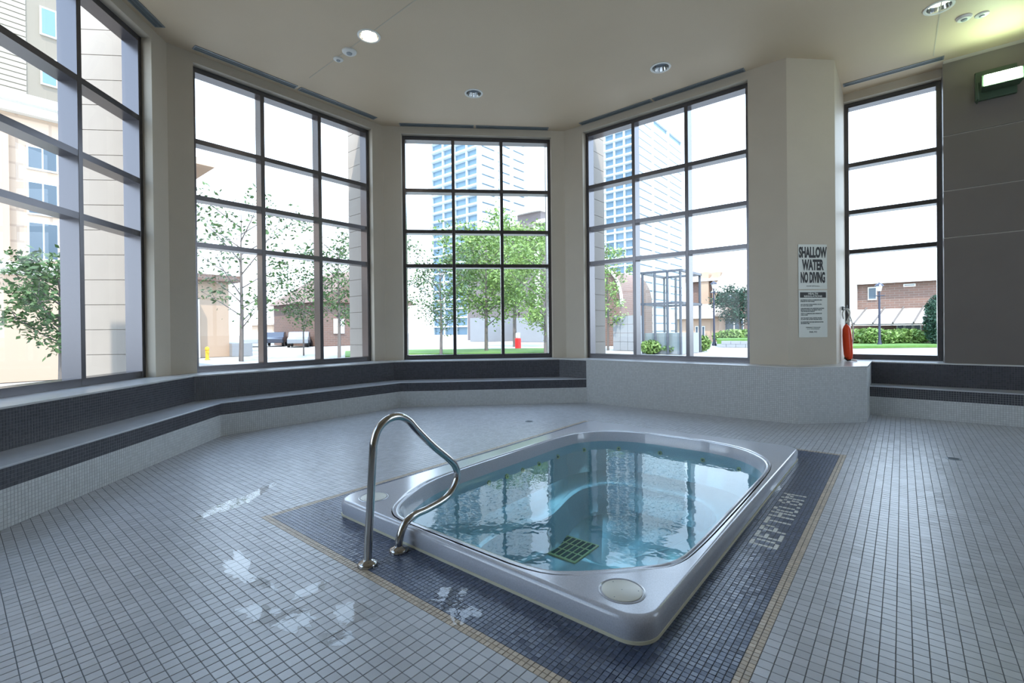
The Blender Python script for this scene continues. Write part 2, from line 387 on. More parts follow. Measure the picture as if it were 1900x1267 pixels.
bench2 = thing('tiled_bench', 'low built-in mosaic bench along the dark panel wall on the right', 'bench')
e0, e1, g0, g1 = (-.39, 9.03), (3.98, 9.03), (-.39, 9.45), (3.98, 9.45)
m = MB(); m.prism([e0, e1, g1, g0], 0, .425); m.build('bench_base', m_blgrout, bench2)
m = MB(); m.prism([g0, g1, (3.98, 9.545), (.483, 9.545), (.483, 9.95), (-.37, 9.95)], 0, ZS - .022); m.build('backrest_core', m_bdgrout, bench2)
m = MB(); m.prism([(e0[0], 9.02), (e1[0], 9.02), g1, g0], .4255, .442); m.build('seat_slab', m_seat, bench2, bevel=.004)
m = MB(); m.prism([(-.378, 9.44), (3.98, 9.44), (3.98, 9.548), (.48, 9.548), (.48, 9.95), (-.378, 9.95)], ZS - .02, ZS); m.build('coping', m_coping, bench2, bevel=.003)
facepair('light_mosaic', bench2, [(e0, e1, 0, .28, nD)], m_blight)
facepair('dark_mosaic', bench2, [(e0, e1, .28, .425, nD), (g0, g1, .442, ZS - .02, nD)], m_bdark)

# ---- floor: every tile is a piece
P2 = .0537; p1 = P2 / 2
IX1, IY0 = -.511, 1.521; IX0 = IX1 - 114 * p1; IY1 = IY0 + 166 * p1      # dark mosaic field
OX0, OX1, OY0, OY1 = IX0 - P2, IX1 + P2, IY0 - P2, IY1 + P2              # outside of the tan strip
TX0, TX1, TY0, TY1 = -3.27, -.826, 1.855, 5.64                           # spa shell footprint
fl = empty('floor'); struct(fl)
m = MB()
for (a, b, c, d) in ((-8.2, TX0 + .1, -3.4, 10.2), (TX1 - .1, 4.2, -3.4, 10.2), (TX0 + .1, TX1 - .1, -3.4, TY0 + .1), (TX0 + .1, TX1 - .1, TY1 - .1, 10.2)):
    m.box(a, b, c, d, -.25, -.0022)
m.build('grout_bed', m_grout, fl)
poly = np.array([(4.0, -3.05), (4.0, 9.05), (-.39, 9.05), (-.39, 8.30), (-1.1, 7.57), (-4.5, 7.57), (bx - .02, fBC[1]), (bx - .02, fAB[1]), (-1.5, -3.05)])
def inpoly(x, y, po):
    r = np.zeros(x.shape, bool); n = len(po); j = n - 1
    for i in range(n):
        xi, yi = po[i]; xj, yj = po[j]
        c = ((yi > y) != (yj > y)) & (x < (xj - xi) * (y - yi) / (yj - yi + 1e-12) + xi); r ^= c; j = i
    return r
def tilegrid(x0, y0, nx, ny, p): 
    gx, gy = np.meshgrid(x0 + (np.arange(nx) + .5) * p, y0 + (np.arange(ny) + .5) * p, indexing='ij'); return gx.ravel(), gy.ravel()
kx0 = int((OX0 + 8) / P2) + 1
x0 = OX1 - math.ceil((OX1 + 7.1) / P2) * P2; y0 = OY0 - math.ceil((OY0 + 3.1) / P2) * P2
gx, gy = tilegrid(x0, y0, int((4.1 - x0) / P2), int((9.2 - y0) / P2), P2)
ok = np.zeros(gx.shape, bool)
for dx in (-.026, .026):
    for dy in (-.026, .026): ok |= inpoly(gx + dx, gy + dy, poly)
ins = (gx > OX0 - .01) & (gx < OX1) & (gy > OY0) & (gy < OY1 - .0)
gx, gy = gx[ok & ~ins], gy[ok & ~ins]
# projected size, to single out the 300 largest
def proj(x, y):
    dx, dy, dz = x, y, -CAMH
    F = dx * FW.x + dy * FW.y + dz * FW.z; F = np.where(F < .1, .1, F)
    return 950 + FPX * (dx * RT.x + dy * RT.y + dz * RT.z) / F, CY - FPX * (dx * UP.x + dy * UP.y + dz * UP.z) / F, F
px_, py_, Fd = proj(gx, gy)
vis = (px_ > 5) & (px_ < 1895) & (py_ < 1262) & (Fd > .2)
size = np.where(vis, 1 / Fd ** 3, 0)
order = np.argsort(-size); big = order[:300]; rest = order[300:]
def tilemesh(name, xs, ys, half, m_, parent, h=.0022, bv=.0014, stuff=True):
    n = len(xs); z1 = 0.0
    o = half - .0011; i = o - bv
    tx = rng.normal(0, .0010, n); ty = rng.normal(0, .0010, n)
    V = np.zeros((n, 8, 3))
    for k, (a, b) in enumerate(((-1, -1), (1, -1), (1, 1), (-1, 1))):
        V[:, k] = np.stack([xs + a * o, ys + b * o, np.full(n, z1 - h)], 1)
        V[:, k + 4] = np.stack([xs + a * i, ys + b * i, z1 + a * tx * .3 + b * ty * .3], 1)
    Fc = np.array([(4, 5, 6, 7), (0, 1, 5, 4), (1, 2, 6, 5), (2, 3, 7, 6), (3, 0, 4, 7)])
    Fa = (Fc[None] + (np.arange(n) * 8)[:, None, None]).reshape(-1)
    me = bpy.data.meshes.new(name); me.vertices.add(n * 8); me.vertices.foreach_set('co', V.ravel())
    me.loops.add(n * 20); me.loops.foreach_set('vertex_index', Fa.astype(np.int32))
    me.polygons.add(n * 5); me.polygons.foreach_set('loop_start', np.arange(0, n * 20, 4, dtype=np.int32))
    me.polygons.foreach_set('use_smooth', np.zeros(n * 5, bool)); me.update(calc_edges=True); me.materials.append(m_)
    o_ = bpy.data.objects.new(name, me); C.objects.link(o_); o_.parent = parent
    if stuff: o_['kind'] = 'stuff'
    return o_
tilemesh('tiles', gx[rest], gy[rest], P2 / 2, m_tile, fl)
one = tilemesh('tile', np.array([0.]), np.array([0.]), P2 / 2, m_tile, fl, stuff=False)
for q, i in enumerate(big):
    o = one if q == 0 else one.copy()
    if q: C.objects.link(o)
    o.location = (gx[i], gy[i], 0)
# filler tiles left of the strip (grid phase differs there)
# tan strip: two rows of small tiles
sx_, sy_ = tilegrid(OX0, OY0, 118, 170, p1)
inner = (sx_ > IX0) & (sx_ < IX1) & (sy_ > IY0) & (sy_ < IY1)
tilemesh('tan_strip', sx_[~inner], sy_[~inner], p1 / 2, m_tan, fl, bv=.001)
ix, iy = sx_[inner], sy_[inner]
keep = ~((ix > TX0 + .03) & (ix < TX1 - .03) & (iy > TY0 + .03) & (iy < TY1 - .03)); ix, iy = ix[keep], iy[keep]
GL = {'D': ['1110', '1001', '1001', '1001', '1001', '1110'], 'E': ['1111', '1000', '1110', '1000', '1000', '1111'],
      'P': ['1110', '1001', '1001', '1110', '1000', '1000'], 'T': ['11111', '00100', '00100', '00100', '00100', '00100'],
      'H': ['1001', '1001', '1111', '1001', '1001', '1001'], '0': ['0110', '1001', '1001', '1001', '1001', '0110'],
      '.': ['0', '0', '0', '0', '0', '1'], '8': ['0110', '1001', '0110', '1001', '1001', '0110'], 'M': ['10001', '11011', '10101', '10001', '10001', '10001']}
cells = set(); c = 63
for ch in 'DEPTH0.8M':
    g = GL[ch]
    for r_ in range(6):
        for q, b in enumerate(g[r_]):
            if b == '1': cells.add((8 - r_, c + q))
    c += len(g[0]) + 1
ci = np.round((IX1 - ix) / p1 - .5).astype(int); cj = np.round((iy - IY0) / p1 - .5).astype(int)
isl = np.array([(a, b) in cells for a, b in zip(ci, cj)])
tilemesh('dark_mosaic', ix[~isl], iy[~isl], p1 / 2, m_dark, fl, bv=.001)
lt = tilemesh('depth_lettering', ix[isl], iy[isl], p1 / 2, m_letter, fl, bv=.001)
lt['label'] = 'DEPTH 0.8M in pale mosaic'
m = MB()
for (a, b, c, d) in ((IX0 - .01, TX0 + .1, IY0, IY1), (TX1 - .1, IX1, IY0, IY1), (TX0, TX1, IY0, TY0 + .1), (TX0, TX1, TY1 - .1, IY1)):
    m.quad((a, c, -.0021), (b, c, -.0021), (b, d, -.0021), (a, d, -.0021))
m.build('dark_grout', m_dgrout, fl)

# ================================================================== SPA TUB
def rrect(x0, x1, y0, y1, r, n=10):
    pts = []
    for cx, cy, a0 in ((x1 - r, y0 + r, -90), (x1 - r, y1 - r, 0), (x0 + r, y1 - r, 90), (x0 + r, y0 + r, 180)):
        for i in range(n + 1):
            a = math.radians(a0 + 90 * i / n); pts.append((cx + r * math.cos(a), cy + r * math.sin(a)))
    return pts
def smoothpoly(ctrl, it=3):
    p = [Vector(q) for q in ctrl]
    for _ in range(it):
        q = []
        for i in range(len(p)):
            a, b = p[i], p[(i + 1) % len(p)]; q += [a * .75 + b * .25, a * .25 + b * .75]
        p = q
    return p
TC = Vector((-1.98, 3.55))
inner_ctrl = [(-2.60, 1.93), (-2.3, 1.935), (-1.9, 1.935), (-1.45, 1.94), (-1.27, 2.07), (-1.06, 2.30), (-.93, 2.46), (-.91, 2.75), (-.91, 3.3), (-.91, 4.0), (-.91, 4.55), (-.98, 4.88),
              (-1.22, 5.17), (-1.55, 5.31), (-2.0, 5.31), (-2.4, 5.30), (-2.78, 5.15), (-3.0, 4.86), (-3.05, 4.5), (-3.05, 4.0), (-3.05, 3.3), (-3.04, 2.8), (-3.0, 2.5), (-2.84, 2.16), (-2.74, 2.02)]
innerP = [tuple(q) for q in smoothpoly(inner_ctrl, 2)]
outerP = rrect(TX0, TX1, TY0, TY1, .13)
def radial(po, ang):
    d = Vector((math.cos(ang), math.sin(ang))); best = None
    for i in range(len(po)):
        a = Vector(po[i]) - TC; b = Vector(po[(i + 1) % len(po)]) - TC; e = b - a
        den = d.x * e.y - d.y * e.x
        if abs(den) < 1e-12: continue
        t = (a.x * e.y - a.y * e.x) / den; s_ = (a.x * d.y - a.y * d.x) / den
        if t > 0 and -1e-6 <= s_ <= 1 + 1e-6: best = t if best is None else max(best, t)
    return best
angs = sorted(set(round(math.atan2(q[1] - TC.y, q[0] - TC.x), 3) for q in outerP + innerP) | set(round(-PI + 2 * PI * i / 120, 3) for i in range(120)))
ro = [radial(outerP, a) for a in angs]; ri = [radial(innerP, a) for a in angs]
ZT = .112
def ring(rs, z): return [(TC.x + r * math.cos(a), TC.y + r * math.sin(a), z) for r, a in zip(rs, angs)]
def scale_in(rs, d):   # pull in by about d metres
    out = []
    for r, a in zip(rs, angs):
        out.append(r - d)
    return out
rings = [ring(scale_in(ro, .0), .012), ring(scale_in(ro, -.004), .05), ring(scale_in(ro, -.002), .085), ring(scale_in(ro, .006), .102), ring(scale_in(ro, .018), ZT - .002), ring(scale_in(ro, .03), ZT)]
mixr = lambda t, dz: ring([a * (1 - t) + b * t for a, b in zip([r - .03 for r in ro], [r + .028 for r in ri])], ZT + dz)
rings += [mixr(.5, 0), mixr(.92, 0)]
rings.insert(6, ring(scale_in(ro, .038), ZT)); rings += [ring([r + .042 for r in ri], ZT)]
gap = [(a - .05) - (b + .03) for a, b in zip(ro, ri)]
def gring(d, dz):      # the finger groove runs round the back and sides and fades out towards the near edge
    return [(TC.x + (r + d) * math.cos(a), TC.y + (r + d) * math.sin(a), ZT - .001 - dz * min(1, max(0, (TC.y + r * math.sin(a) - 2.25) / .25))) for r, a in zip(ri, angs)]
rings += [gring(.034, 0), gring(.026, .009), gring(.014, .009), gring(.006, 0),
          ring([r - .008 for r in ri], ZT - .004), ring([r - .016 for r in ri], ZT - .02), ring([r - .03 for r in ri], .03), ring([r - .045 for r in ri], -.05), ring([r - .075 for r in ri], -.27), ring([r - .11 for r in ri], -.335),
          ring([r - .16 for r in ri], -.35), ring([r - .48 for r in ri], -.36), ring([r - .52 for r in ri], -.38), ring([r - .57 for r in ri], -.62), ring([r - .62 for r in ri], -.66)]
tub = thing('spa_tub', 'raised grey acrylic whirlpool tub full of blue water in a dark mosaic field', 'hot tub', loc=(TC.x, TC.y, 0))
m = MB(); n_ = len(angs)
for rg in rings: m.v += rg
for i in range(len(rings) - 1):
    for k in range(n_):
        k2 = (k + 1) % n_; m.f.append((i * n_ + k, i * n_ + k2, (i + 1) * n_ + k2, (i + 1) * n_ + k)); m.mi.append(0)
m.v.append((TC.x, TC.y, -.66)); cidx = len(m.v) - 1; b0 = (len(rings) - 1) * n_
for k in range(n_): m.f.append((b0 + k, b0 + (k + 1) % n_, cidx)); m.mi.append(0)
sh = m.build('shell', m_tub, smooth=True); sh.parent = tub; sh.matrix_parent_inverse = Matrix.Translation((-TC.x, -TC.y, 0))
def tadd(o):
    o.parent = tub; o.matrix_parent_inverse = Matrix.Translation((-TC.x, -TC.y, 0)); return o
m = MB(); m.v += ring([r + .008 for r in ro], .0) + ring([r + .004 for r in ro], .011) + ring([r - .02 for r in ro], .013) + ring([r - .02 for r in ro], -.01)
for i in range(3):
    for k in range(n_):
        k2 = (k + 1) % n_; m.f.append((i * n_ + k, i * n_ + k2, (i + 1) * n_ + k2, (i + 1) * n_ + k)); m.mi.append(0)
tadd(m.build('caulk_bead', m_caulk, smooth=True))
for (cx, cy) in ((-1.028, 2.035), (-3.05, 2.04)):
    m = MB(); m.lathe((cx, cy, ZT), [(.108, -.002), (.110, .002), (.104, .0035), (.100, .001)], 48, caps=False); rim = tadd(m.build('cover_rim', m_tub, smooth=True))
    m = MB(); m.lathe((cx, cy, ZT), [(.0945, -.001), (.0945, .003), (.091, .0045), (0.0005, .005)], 48); cv = tadd(m.build('access_cover', m_disc, smooth=True))
    for q in range(4):
        a = math.radians(30 + 120 * q); rr = .076 if q < 3 else 0
        m = MB(); m.lathe((cx + rr * math.cos(a), cy + rr * math.sin(a), ZT + .0048), [(.0028, 0), (.0028, .0006), (.0002, .0006)], 10); s_ = m.build('screw', m_grey); s_.parent = cv
m_jet = mat('jet_plastic', (.55, .52, .22), .3)
m_jetc = mat('jet_centre', (.12, .13, .10), .4)
for a in [math.radians(v) for v in (12, 25, 38, 52, 66, 80, 96, 112, 126, 140, 154, 168, 182, 196)]:
    r = radial(innerP, a) - .052
    c0 = Vector((TC.x + r * math.cos(a), TC.y + r * math.sin(a), -.085)); d = -Vector((math.cos(a), math.sin(a), 0))
    m = MB(); m.tube([c0 - d * .01, c0 + d * .008], .024, 16); j = tadd(m.build('jet', m_jet))
    m = MB(); m.tube([c0 + d * .006, c0 + d * .011], .011, 12); jj = m.build('jet_nozzle', m_jetc); jj.parent = j
# floor drain inside the tub
m_grate = mat('grate_olive', (.62, .55, .26), .5)
m_gslot = mat('grate_slot', (.02, .03, .02), .6)
m = MB(); m.box(-2.57, -2.17, 3.43, 3.85, -.66, -.648); gr = tadd(m.build('drain_cover', m_grate, bevel=.004))
for i in range(7):
    for j in range(3):
        m = MB(); m.box(-2.55 + i * .054, -2.513 + i * .054, 3.455 + j * .13, 3.565 + j * .13, -.650, -.6465); s_ = m.build('slot', m_gslot); s_.parent = gr
# water surface
m = MB(); m.v = ring([r - .036 for r in ri], 0.0); m.v.append((TC.x, TC.y, 0)); 
for k in range(n_): m.f.append((k, (k + 1) % n_, n_)); m.mi.append(0)
wat = m.build('water', m_water); tag(wat, 'still blue water filling the whirlpool tub', 'water', kind='stuff')

# ---- handrail
prof = [(1.553, 0.0), (1.560, .15), (1.573, .301), (1.587, .5), (1.597, .635), (1.607, .709), (1.640, .778), (1.707, .821), (1.787, .825), (1.857, .789), (1.924, .718), (2.057, .59), (2.209, .462), (2.255, .404), (2.271, .35), (2.255, .297), (2.206, .24), (2.131, .208), (2.0, .190), (1.906, .185), (1.838, .165), (1.800, .126), (1.775, .064), (1.772, 0.0)]
def catmull(p, n=5):
    out = []
    for i in range(len(p) - 1):
        a, b, c, d = [Vector(p[max(0, min(len(p) - 1, i + k))]) for k in (-1, 0, 1, 2)]
        for j in range(n):
            t = j / n; out.append(.5 * ((2 * b) + (c - a) * t + (2 * a - 5 * b + 4 * c - d) * t * t + (-a + 3 * b - 3 * c + d) * t ** 3))
    out.append(Vector(p[-1])); return out
rail = thing('grab_rail', 'curved stainless steel grab rail at the near side of the tub', 'handrail', loc=(-2.39, 1.66, 0))
pp = [Vector((-2.39, q.x, q.y)) for q in catmull([Vector((a, b)) for a, b in prof])]
def radd(o): o.parent = rail; o.matrix_parent_inverse = Matrix.Translation((2.39, -1.66, 0)); return o
m = MB(); m.tube(pp, .0235, 20); radd(m.build('rail_tube', m_steel, smooth=True))
for y in (1.553, 1.772):
    m = MB(); m.lathe((-2.39, y, 0), [(.058, 0), (.058, .012), (.052, .020), (.034, .026), (.0245, .034)], 36); radd(m.build('floor_flange', m_steel, smooth=True))

# ---- floor drains
for i, (x, y, lab) in enumerate(((-4.24, 5.49, 'small round dark floor drain behind the tub, towards the back bench'), (.39, 6.50, 'small round dark floor drain on the right side of the floor'))):
    d = thing('floor_drain', lab, 'drain', loc=(x, y, 0))
    m = MB(); m.lathe((0, 0, 0), [(.062, 0), (.062, .003), (.052, .004), (.050, .001), (.0005, .001)], 28); m.build('drain_ring', m_grey, d)
    for q in range(5):
        m = MB(); m.box(-.04, .04, -.036 + q * .017, -.029 + q * .017, .001, .003); m.build('drain_bar', m_slot, d)

# ---- puddles of water left on the tiles
def blob(pxy, lab, nm='puddle'):
    pts = [onz(a, b, .0) for a, b in pxy]; sm = smoothpoly([(q.x, q.y) for q in pts], 3)
    cx = sum(q.x for q in sm) / len(sm); cy = sum(q.y for q in sm) / len(sm); out = []
    for q in sm:
        f = 1 + .42 * noise.noise(Vector((q.x * 22, q.y * 22, 1.7))) + .25 * noise.noise(Vector((q.x * 60, q.y * 60, 5.1)))
        out.append((cx + (q.x - cx) * f, cy + (q.y - cy) * f))
    m = MB(); k = len(out)
    m.v = [(a, b, .0004) for a, b in out] + [(cx + (a - cx) * .97, cy + (b - cy) * .97, .0013) for a, b in out]
    for i in range(k): j = (i + 1) % k; m.f.append((i, j, k + j, k + i)); m.mi.append(0)
    m.f.append(tuple(range(k, 2 * k))); m.mi.append(0)
    a = sum(out[i][0] * out[(i + 1) % k][1] - out[(i + 1) % k][0] * out[i][1] for i in range(k))
    if a < 0: m.f = [f[::-1] for f in m.f]
    o = m.build(nm, m_puddle, smooth=False); tag(o, lab, 'puddle', 'puddles on the tiles')
blob([(398, 938), (440, 925), (470, 915), (490, 900), (508, 896), (500, 910), (470, 928), (430, 945), (400, 952), (378, 962), (372, 955)], 'long thin puddle, the farthest from the camera, pointing to the back')
blob([(420, 1030), (445, 1026), (470, 1042), (455, 1062), (490, 1072), (520, 1092), (500, 1100), (455, 1085), (430, 1070), (410, 1045)], 'jagged puddle in the middle of the wet patch left of the grab rail')
blob([(540, 1100), (575, 1085), (600, 1075), (612, 1083), (590, 1098), (560, 1110), (545, 1115)], 'small curled puddle with a dark end nearest the grab rail foot')
blob([(440, 1128), (475, 1118), (520, 1130), (560, 1122), (585, 1140), (560, 1170), (510, 1165), (470, 1160)], 'broad shallow puddle in front of the jagged one')
blob([(610, 1128), (650, 1112), (700, 1125), (690, 1150), (640, 1160), (615, 1150)], 'wide puddle crossing pale tiles right beside the tan strip')
blob([(590, 1175), (650, 1168), (665, 1190), (620, 1205), (590, 1195)], 'puddle nearest to the camera on the pale tiles')
blob([(795, 1110), (825, 1095), (860, 1085), (870, 1100), (850, 1120), (900, 1130), (880, 1155), (830, 1150)], 'puddle lying on the dark mosaic in front of the tub')
blob([(1430, 905), (1444, 897), (1452, 905), (1440, 914)], 'tiny puddle on the dark mosaic beside the last letter')

# ---- ceiling fixtures
def downlight(x, y, lab, on=0, col=(1, .86, .65)):
    d = thing('recessed_downlight', lab, 'ceiling light', loc=(x, y, ZC))
    m = MB(); m.lathe((0, 0, 0), [(.152, .0), (.150, -.008), (.125, -.010), (.120, -.002), (.118, .0)], 40, caps=False); m.build('trim_ring', m_white, d, smooth=True)
    m = MB(); m.lathe((0, 0, 0), [(.120, -.004), (.108, .05), (.085, .10), (.06, .12), (.0005, .12)], 40, caps=False); rf = m.build('reflector', m_chrome, d, smooth=True)
    ml = mat('lamp_face', (.8, .8, .75) if on else (.30, .34, .38), .25, emit=(col, on) if on else None)
    m = MB(); m.lathe((0, 0, 0), [(.10 if on > 5 else .095, -.003 if on > 5 else .06), (.0005, -.006 if on > 5 else .055)], 32); m.build('lamp_lens', ml, d)
    return d
# the ceiling above each can is left open by recess boxes hidden in the slab
downlight(-5.47, 3.67, 'lit round downlight glowing warm white on the ceiling', 14)
downlight(-5.48, 5.68, 'unlit round downlight on the ceiling nearest to the back window')
downlight(-2.80, 6.97, 'unlit round downlight on the ceiling in front of the corner column')
downlight(.37, 7.93, 'round downlight with pale green glow at the top right of the ceiling', 3, (.85, 1, .7))
def puck(nm, x, y, r, h, lab, cat, sensor=False):
    d = thing(nm, lab, cat, loc=(x, y, ZC))
    m = MB(); m.lathe((0, 0, 0), [(r, 0), (r * .98, -h * .5), (r * .8, -h), (.0005, -h)], 28); m.build('housing', m_white, d, smooth=True)
    m = MB(); m.lathe((0, 0, 0), [(r * .4, -h), (r * .35, -h - .012), (.0005, -h - .014)], 20); m.build('sensor_cap' if sensor else 'sprinkler_cap', m_grey, d)
puck('smoke_detector', -5.98, 3.69, .10, .03, 'round beige smoke detector between the lit downlight and the smaller disc', 'smoke detector', True)
puck('sprinkler_head', -6.27, 3.69, .07, .02, 'small white sprinkler disc on the ceiling beside the smoke detector', 'sprinkler')
puck('sprinkler_head', .80, 8.47, .07, .02, 'small white sprinkler disc at the far right of the ceiling', 'sprinkler')
puck('smoke_detector', .63, 8.40, .08, .03, 'brownish smoke detector beside the right sprinkler disc', 'smoke detector', True)
def diffuser(k, s0, s1, lab, o_=-.10):
    O, u, n = WALLS[k][:3]; d = thing('slot_diffuser', lab, 'air vent', 'linear slot diffusers along the windows')
    m = MB(); m.obox(O, u, n, s0, s1, o_ - .06, o_ - .045, ZC - .010, ZC + .002); m.obox(O, u, n, s0, s1, o_ + .045, o_ + .06, ZC - .010, ZC + .002)
    m.obox(O, u, n, s0, s0 + .015, o_ - .045, o_ + .045, ZC - .010, ZC + .002); m.obox(O, u, n, s1 - .015, s1, o_ - .045, o_ + .045, ZC - .010, ZC + .002); m.build('diffuser_frame', m_grey, d)
    m = MB(); m.obox(O, u, n, s0 + .015, s1 - .015, o_ - .045, o_ + .045, ZC - .003, ZC + .001); m.build('diffuser_slot', m_slot, d)
    m = MB(); m.obox(O, u, n, s0 + .015, s1 - .015, o_ - .004, o_ + .004, ZC - .008, ZC); m.build('diffuser_blade', m_grey, d)
diffuser('A', .34, 1.80, 'slot air diffuser above the left window', -.13); diffuser('A', 1.84, 3.3, 'slot air diffuser above the left window, mostly out of view', -.13)
diffuser('B', .27, 1.70, 'slot air diffuser above the second window, half nearer the left', -.17); diffuser('B', 1.75, 3.18, 'slot air diffuser above the second window, half nearer the back', -.17)
diffuser('C', .33, 1.74, 'slot air diffuser above the back window, left half', -.09); diffuser('C', 1.78, 3.2, 'slot air diffuser above the back window, right half', -.09)
diffuser('D', .42, 1.84, 'slot air diffuser above the window left of the column, far half', -.07); diffuser('D', 1.88, 3.33, 'slot air diffuser above the window left of the column, near half', -.07)
diffuser('E', .03, 1.25, 'slot air diffuser above the window right of the column', -.38)

# ---- wall flood lamp
m_gl = mat('flood_lens', (.8, 1, .8), .3, emit=((.72, 1.0, .70), 30))
m_green = mat('flood_housing', (.05, .085, .05), .5)
fd = thing('flood_lamp', 'lit square floodlight with green housing high on the dark panel wall', 'wall lamp', loc=(1.04, 9.55, 4.76))
m = MB(); m.box(-.22, .20, -.06, 0, -.20, .21); m.build('mounting_plate', m_green, fd, bevel=.01)
m = MB(); m.hexa([(-.18, -.34, -.12), (.24, -.34, -.12), (.22, -.06, -.10), (-.16, -.06, -.10), (-.18, -.30, .06), (.24, -.30, .06), (.22, -.06, .10), (-.16, -.06, .10)]); m.build('lamp_housing', m_green, fd, bevel=.008)
m = MB(); m.hexa([(-.15, -.352, -.105), (.21, -.352, -.105), (.21, -.342, -.105), (-.15, -.342, -.105), (-.15, -.314, .045), (.21, -.314, .045), (.21, -.304, .045), (-.15, -.304, .045)]); m.build('lamp_lens', m_gl, fd)
m = MB(); m.tube([(-.20, -.03, -.22), (-.20, -.20, -.22), (-.20, -.20, 0)], .012, 8); m.build('yoke', m_green, fd)
fl_d = bpy.data.lights.new('flood_light', 'SPOT'); fl_d.energy = 6; fl_d.color = (.70, 1, .55); fl_d.spot_size = 2.9; fl_d.spot_blend = .8; fl_d.shadow_soft_size = .1
fo = bpy.data.objects.new('flood_light', fl_d); C.objects.link(fo); fo.location = (1.06, 8.95, 4.75)
fo.rotation_euler = Vector((.1, .25, -1)).to_track_quat('Z', 'Y').to_euler()

# ---- signs on the column's angled face
SO = Vector((-1.293, YD, 0)); su = Vector((r2, r2, 0)); sn = Vector((r2, -r2, 0))
Rm = Matrix(((su.x, 0, sn.x), (su.y, 0, sn.y), (0, 1, 0)))
Rm4 = Rm.to_4x4()
def signroot(nm, lab, s_, z):
    t = thing(nm, lab, 'sign', 'notices on the column'); t.matrix_world = Matrix.Translation(SO + su * s_ + sn * .004 + Vector((0, 0, z))) @ Rm4; return t
def txt(parent, body, x, z, size, m_, sxy=(1, 1), bold=0, name='lettering', align='CENTER', depth=.0065):
    cu = bpy.data.curves.new(name, 'FONT'); cu.body = body; cu.size = size; cu.align_x = align; cu.align_y = 'CENTER'; cu.extrude = .0006; cu.offset = bold
    cu.space_line = .85
    cu.materials.append(m_); cu.resolution_u = 3; o = bpy.data.objects.new(name, cu); me = bpy.data.meshes.new_from_object(o); me.materials.clear(); me.materials.append(m_); bpy.data.objects.remove(o); o = bpy.data.objects.new(name, me); C.objects.link(o); o.parent = parent; o.location = (x, z, depth); o.scale = (sxy[0], sxy[1], 1); return o
# angled face carries the signs from s=.16 to .62
s1r = signroot('warning_sign', 'white SHALLOW WATER NO DIVING sign on the column', .385, 2.235)
m = MB(); m.box(-.225, .225, -.33, .33, 0, .005); m.build('sign_board', m_sign, s1r)
for b, z, w in (('SHALLOW', .205, 1.0), ('WATER', .02, 1.05), ('NO DIVING', -.165, .92)):
    txt(s1r, b, 0, z, .165, m_black, (.56 if b != 'NO DIVING' else .445, 1.25) if b != 'WATER' else (.58, 1.25), .008)
txt(s1r, 'WATER DEPTH 0.8 m', 0, -.285, .022, m_signtxt)
s2r = signroot('rules_sign', 'white notice of spa rules with a black heading below the warning sign', .385, 1.545)
m = MB(); m.box(-.225, .225, -.35, .345, 0, .005); m.build('sign_board', m_sign, s2r)
m = MB(); m.box(-.205, .205, .235, .315, .005, .0062); m.build('heading_bar', m_black, s2r)
txt(s2r, 'HEALTH', 0, .292, .042, m_sign, (1, 1), .001); txt(s2r, 'REGULATIONS', 0, .255, .036, m_sign, (1.2, 1), .001)
para = [(.20, 2, .6), (.135, 2, .45), (.075, 3, .5), (0.0, 2, .3), (-.065, 2, .9), (-.125, 2, .4)]
wds = 'no person with a communicable disease or open sores on the body shall enter the spa do not use alone children must be supervised shower before entering maximum time in the water'.split()
wi = 0
for z, nl, last in para:
    for q in range(nl):
        L = 30 if q < nl - 1 else int(30 * last); s_ = ''
        while len(s_) < L: s_ += wds[wi % len(wds)] + ' '; wi += 1
        txt(s2r, s_.strip().upper()[:34], -.195, z - q * .022, .0215, m_signtxt, (.9, 1), .0006, align='LEFT')
txt(s2r, 'EMERGENCY TELEPHONE', 0, -.205, .02, m_signtxt); txt(s2r, 'IS AT THE ENTRANCE', 0, -.228, .02, m_signtxt); txt(s2r, 'DIAL 911', 0, -.272, .032, m_signtxt, (1, 1), .001)

# ---- rescue buoy with rope hanging on the column's side
by = thing('rescue_buoy', 'orange rescue float with pale rope standing on the coping beside the column', 'rescue float', loc=(-.66, 9.2, ZS))
m = MB(); ppts = [(0, 0, z) for z in (0.02, .05, .12, .25, .42, .52, .57, .60)]; m.tube(ppts, [.018, .05, .062, .066, .064, .056, .036, .012], 20); fb = m.build('float', m_red, by, smooth=True)
fb.rotation_euler = (math.radians(-3), math.radians(-3), 0)
m = MB(); m.tube([(0.0, .0, .58), (.0, 0, .63), (0.02, 0, .66)], .014, 10); m.build('nozzle', m_white, by, smooth=True)
rope = []
for i in range(60):
    t = i / 59; rope.append((-.03 + .09 * math.sin(t * PI) ** .8, .02 + .02 * math.sin(t * 9), .84 - .80 * t))
m = MB(); m.tube(rope, .009, 8); m.tube([(-.03 + .05 * math.sin(i * .5), .0 + .01 * i / 10, .62 + .22 * abs(math.sin(i * .26))) for i in range(12)], .010, 8)
m.tube([(.05 + .05 * math.cos(i * .45), .04 + .05 * math.sin(i * .45), .006 + i * .0015) for i in range(26)], .007, 8); m.build('rope', m_white, by, smooth=True)
m = MB(); m.box(-.09, -.06, -.02, .02, .82, .88); m.tube([(-.06, 0, .86), (-.02, 0, .86), (-.02, 0, .90)], .007, 8); m.build('hook', m_grey, by)
m = MB(); m.tube([(-.04, .0, .10), (-.05, -.03, .05), (-.01, -.05, .02), (.03, -.04, .03)], .012, 8); m.build('strap', m_black, by, smooth=True)

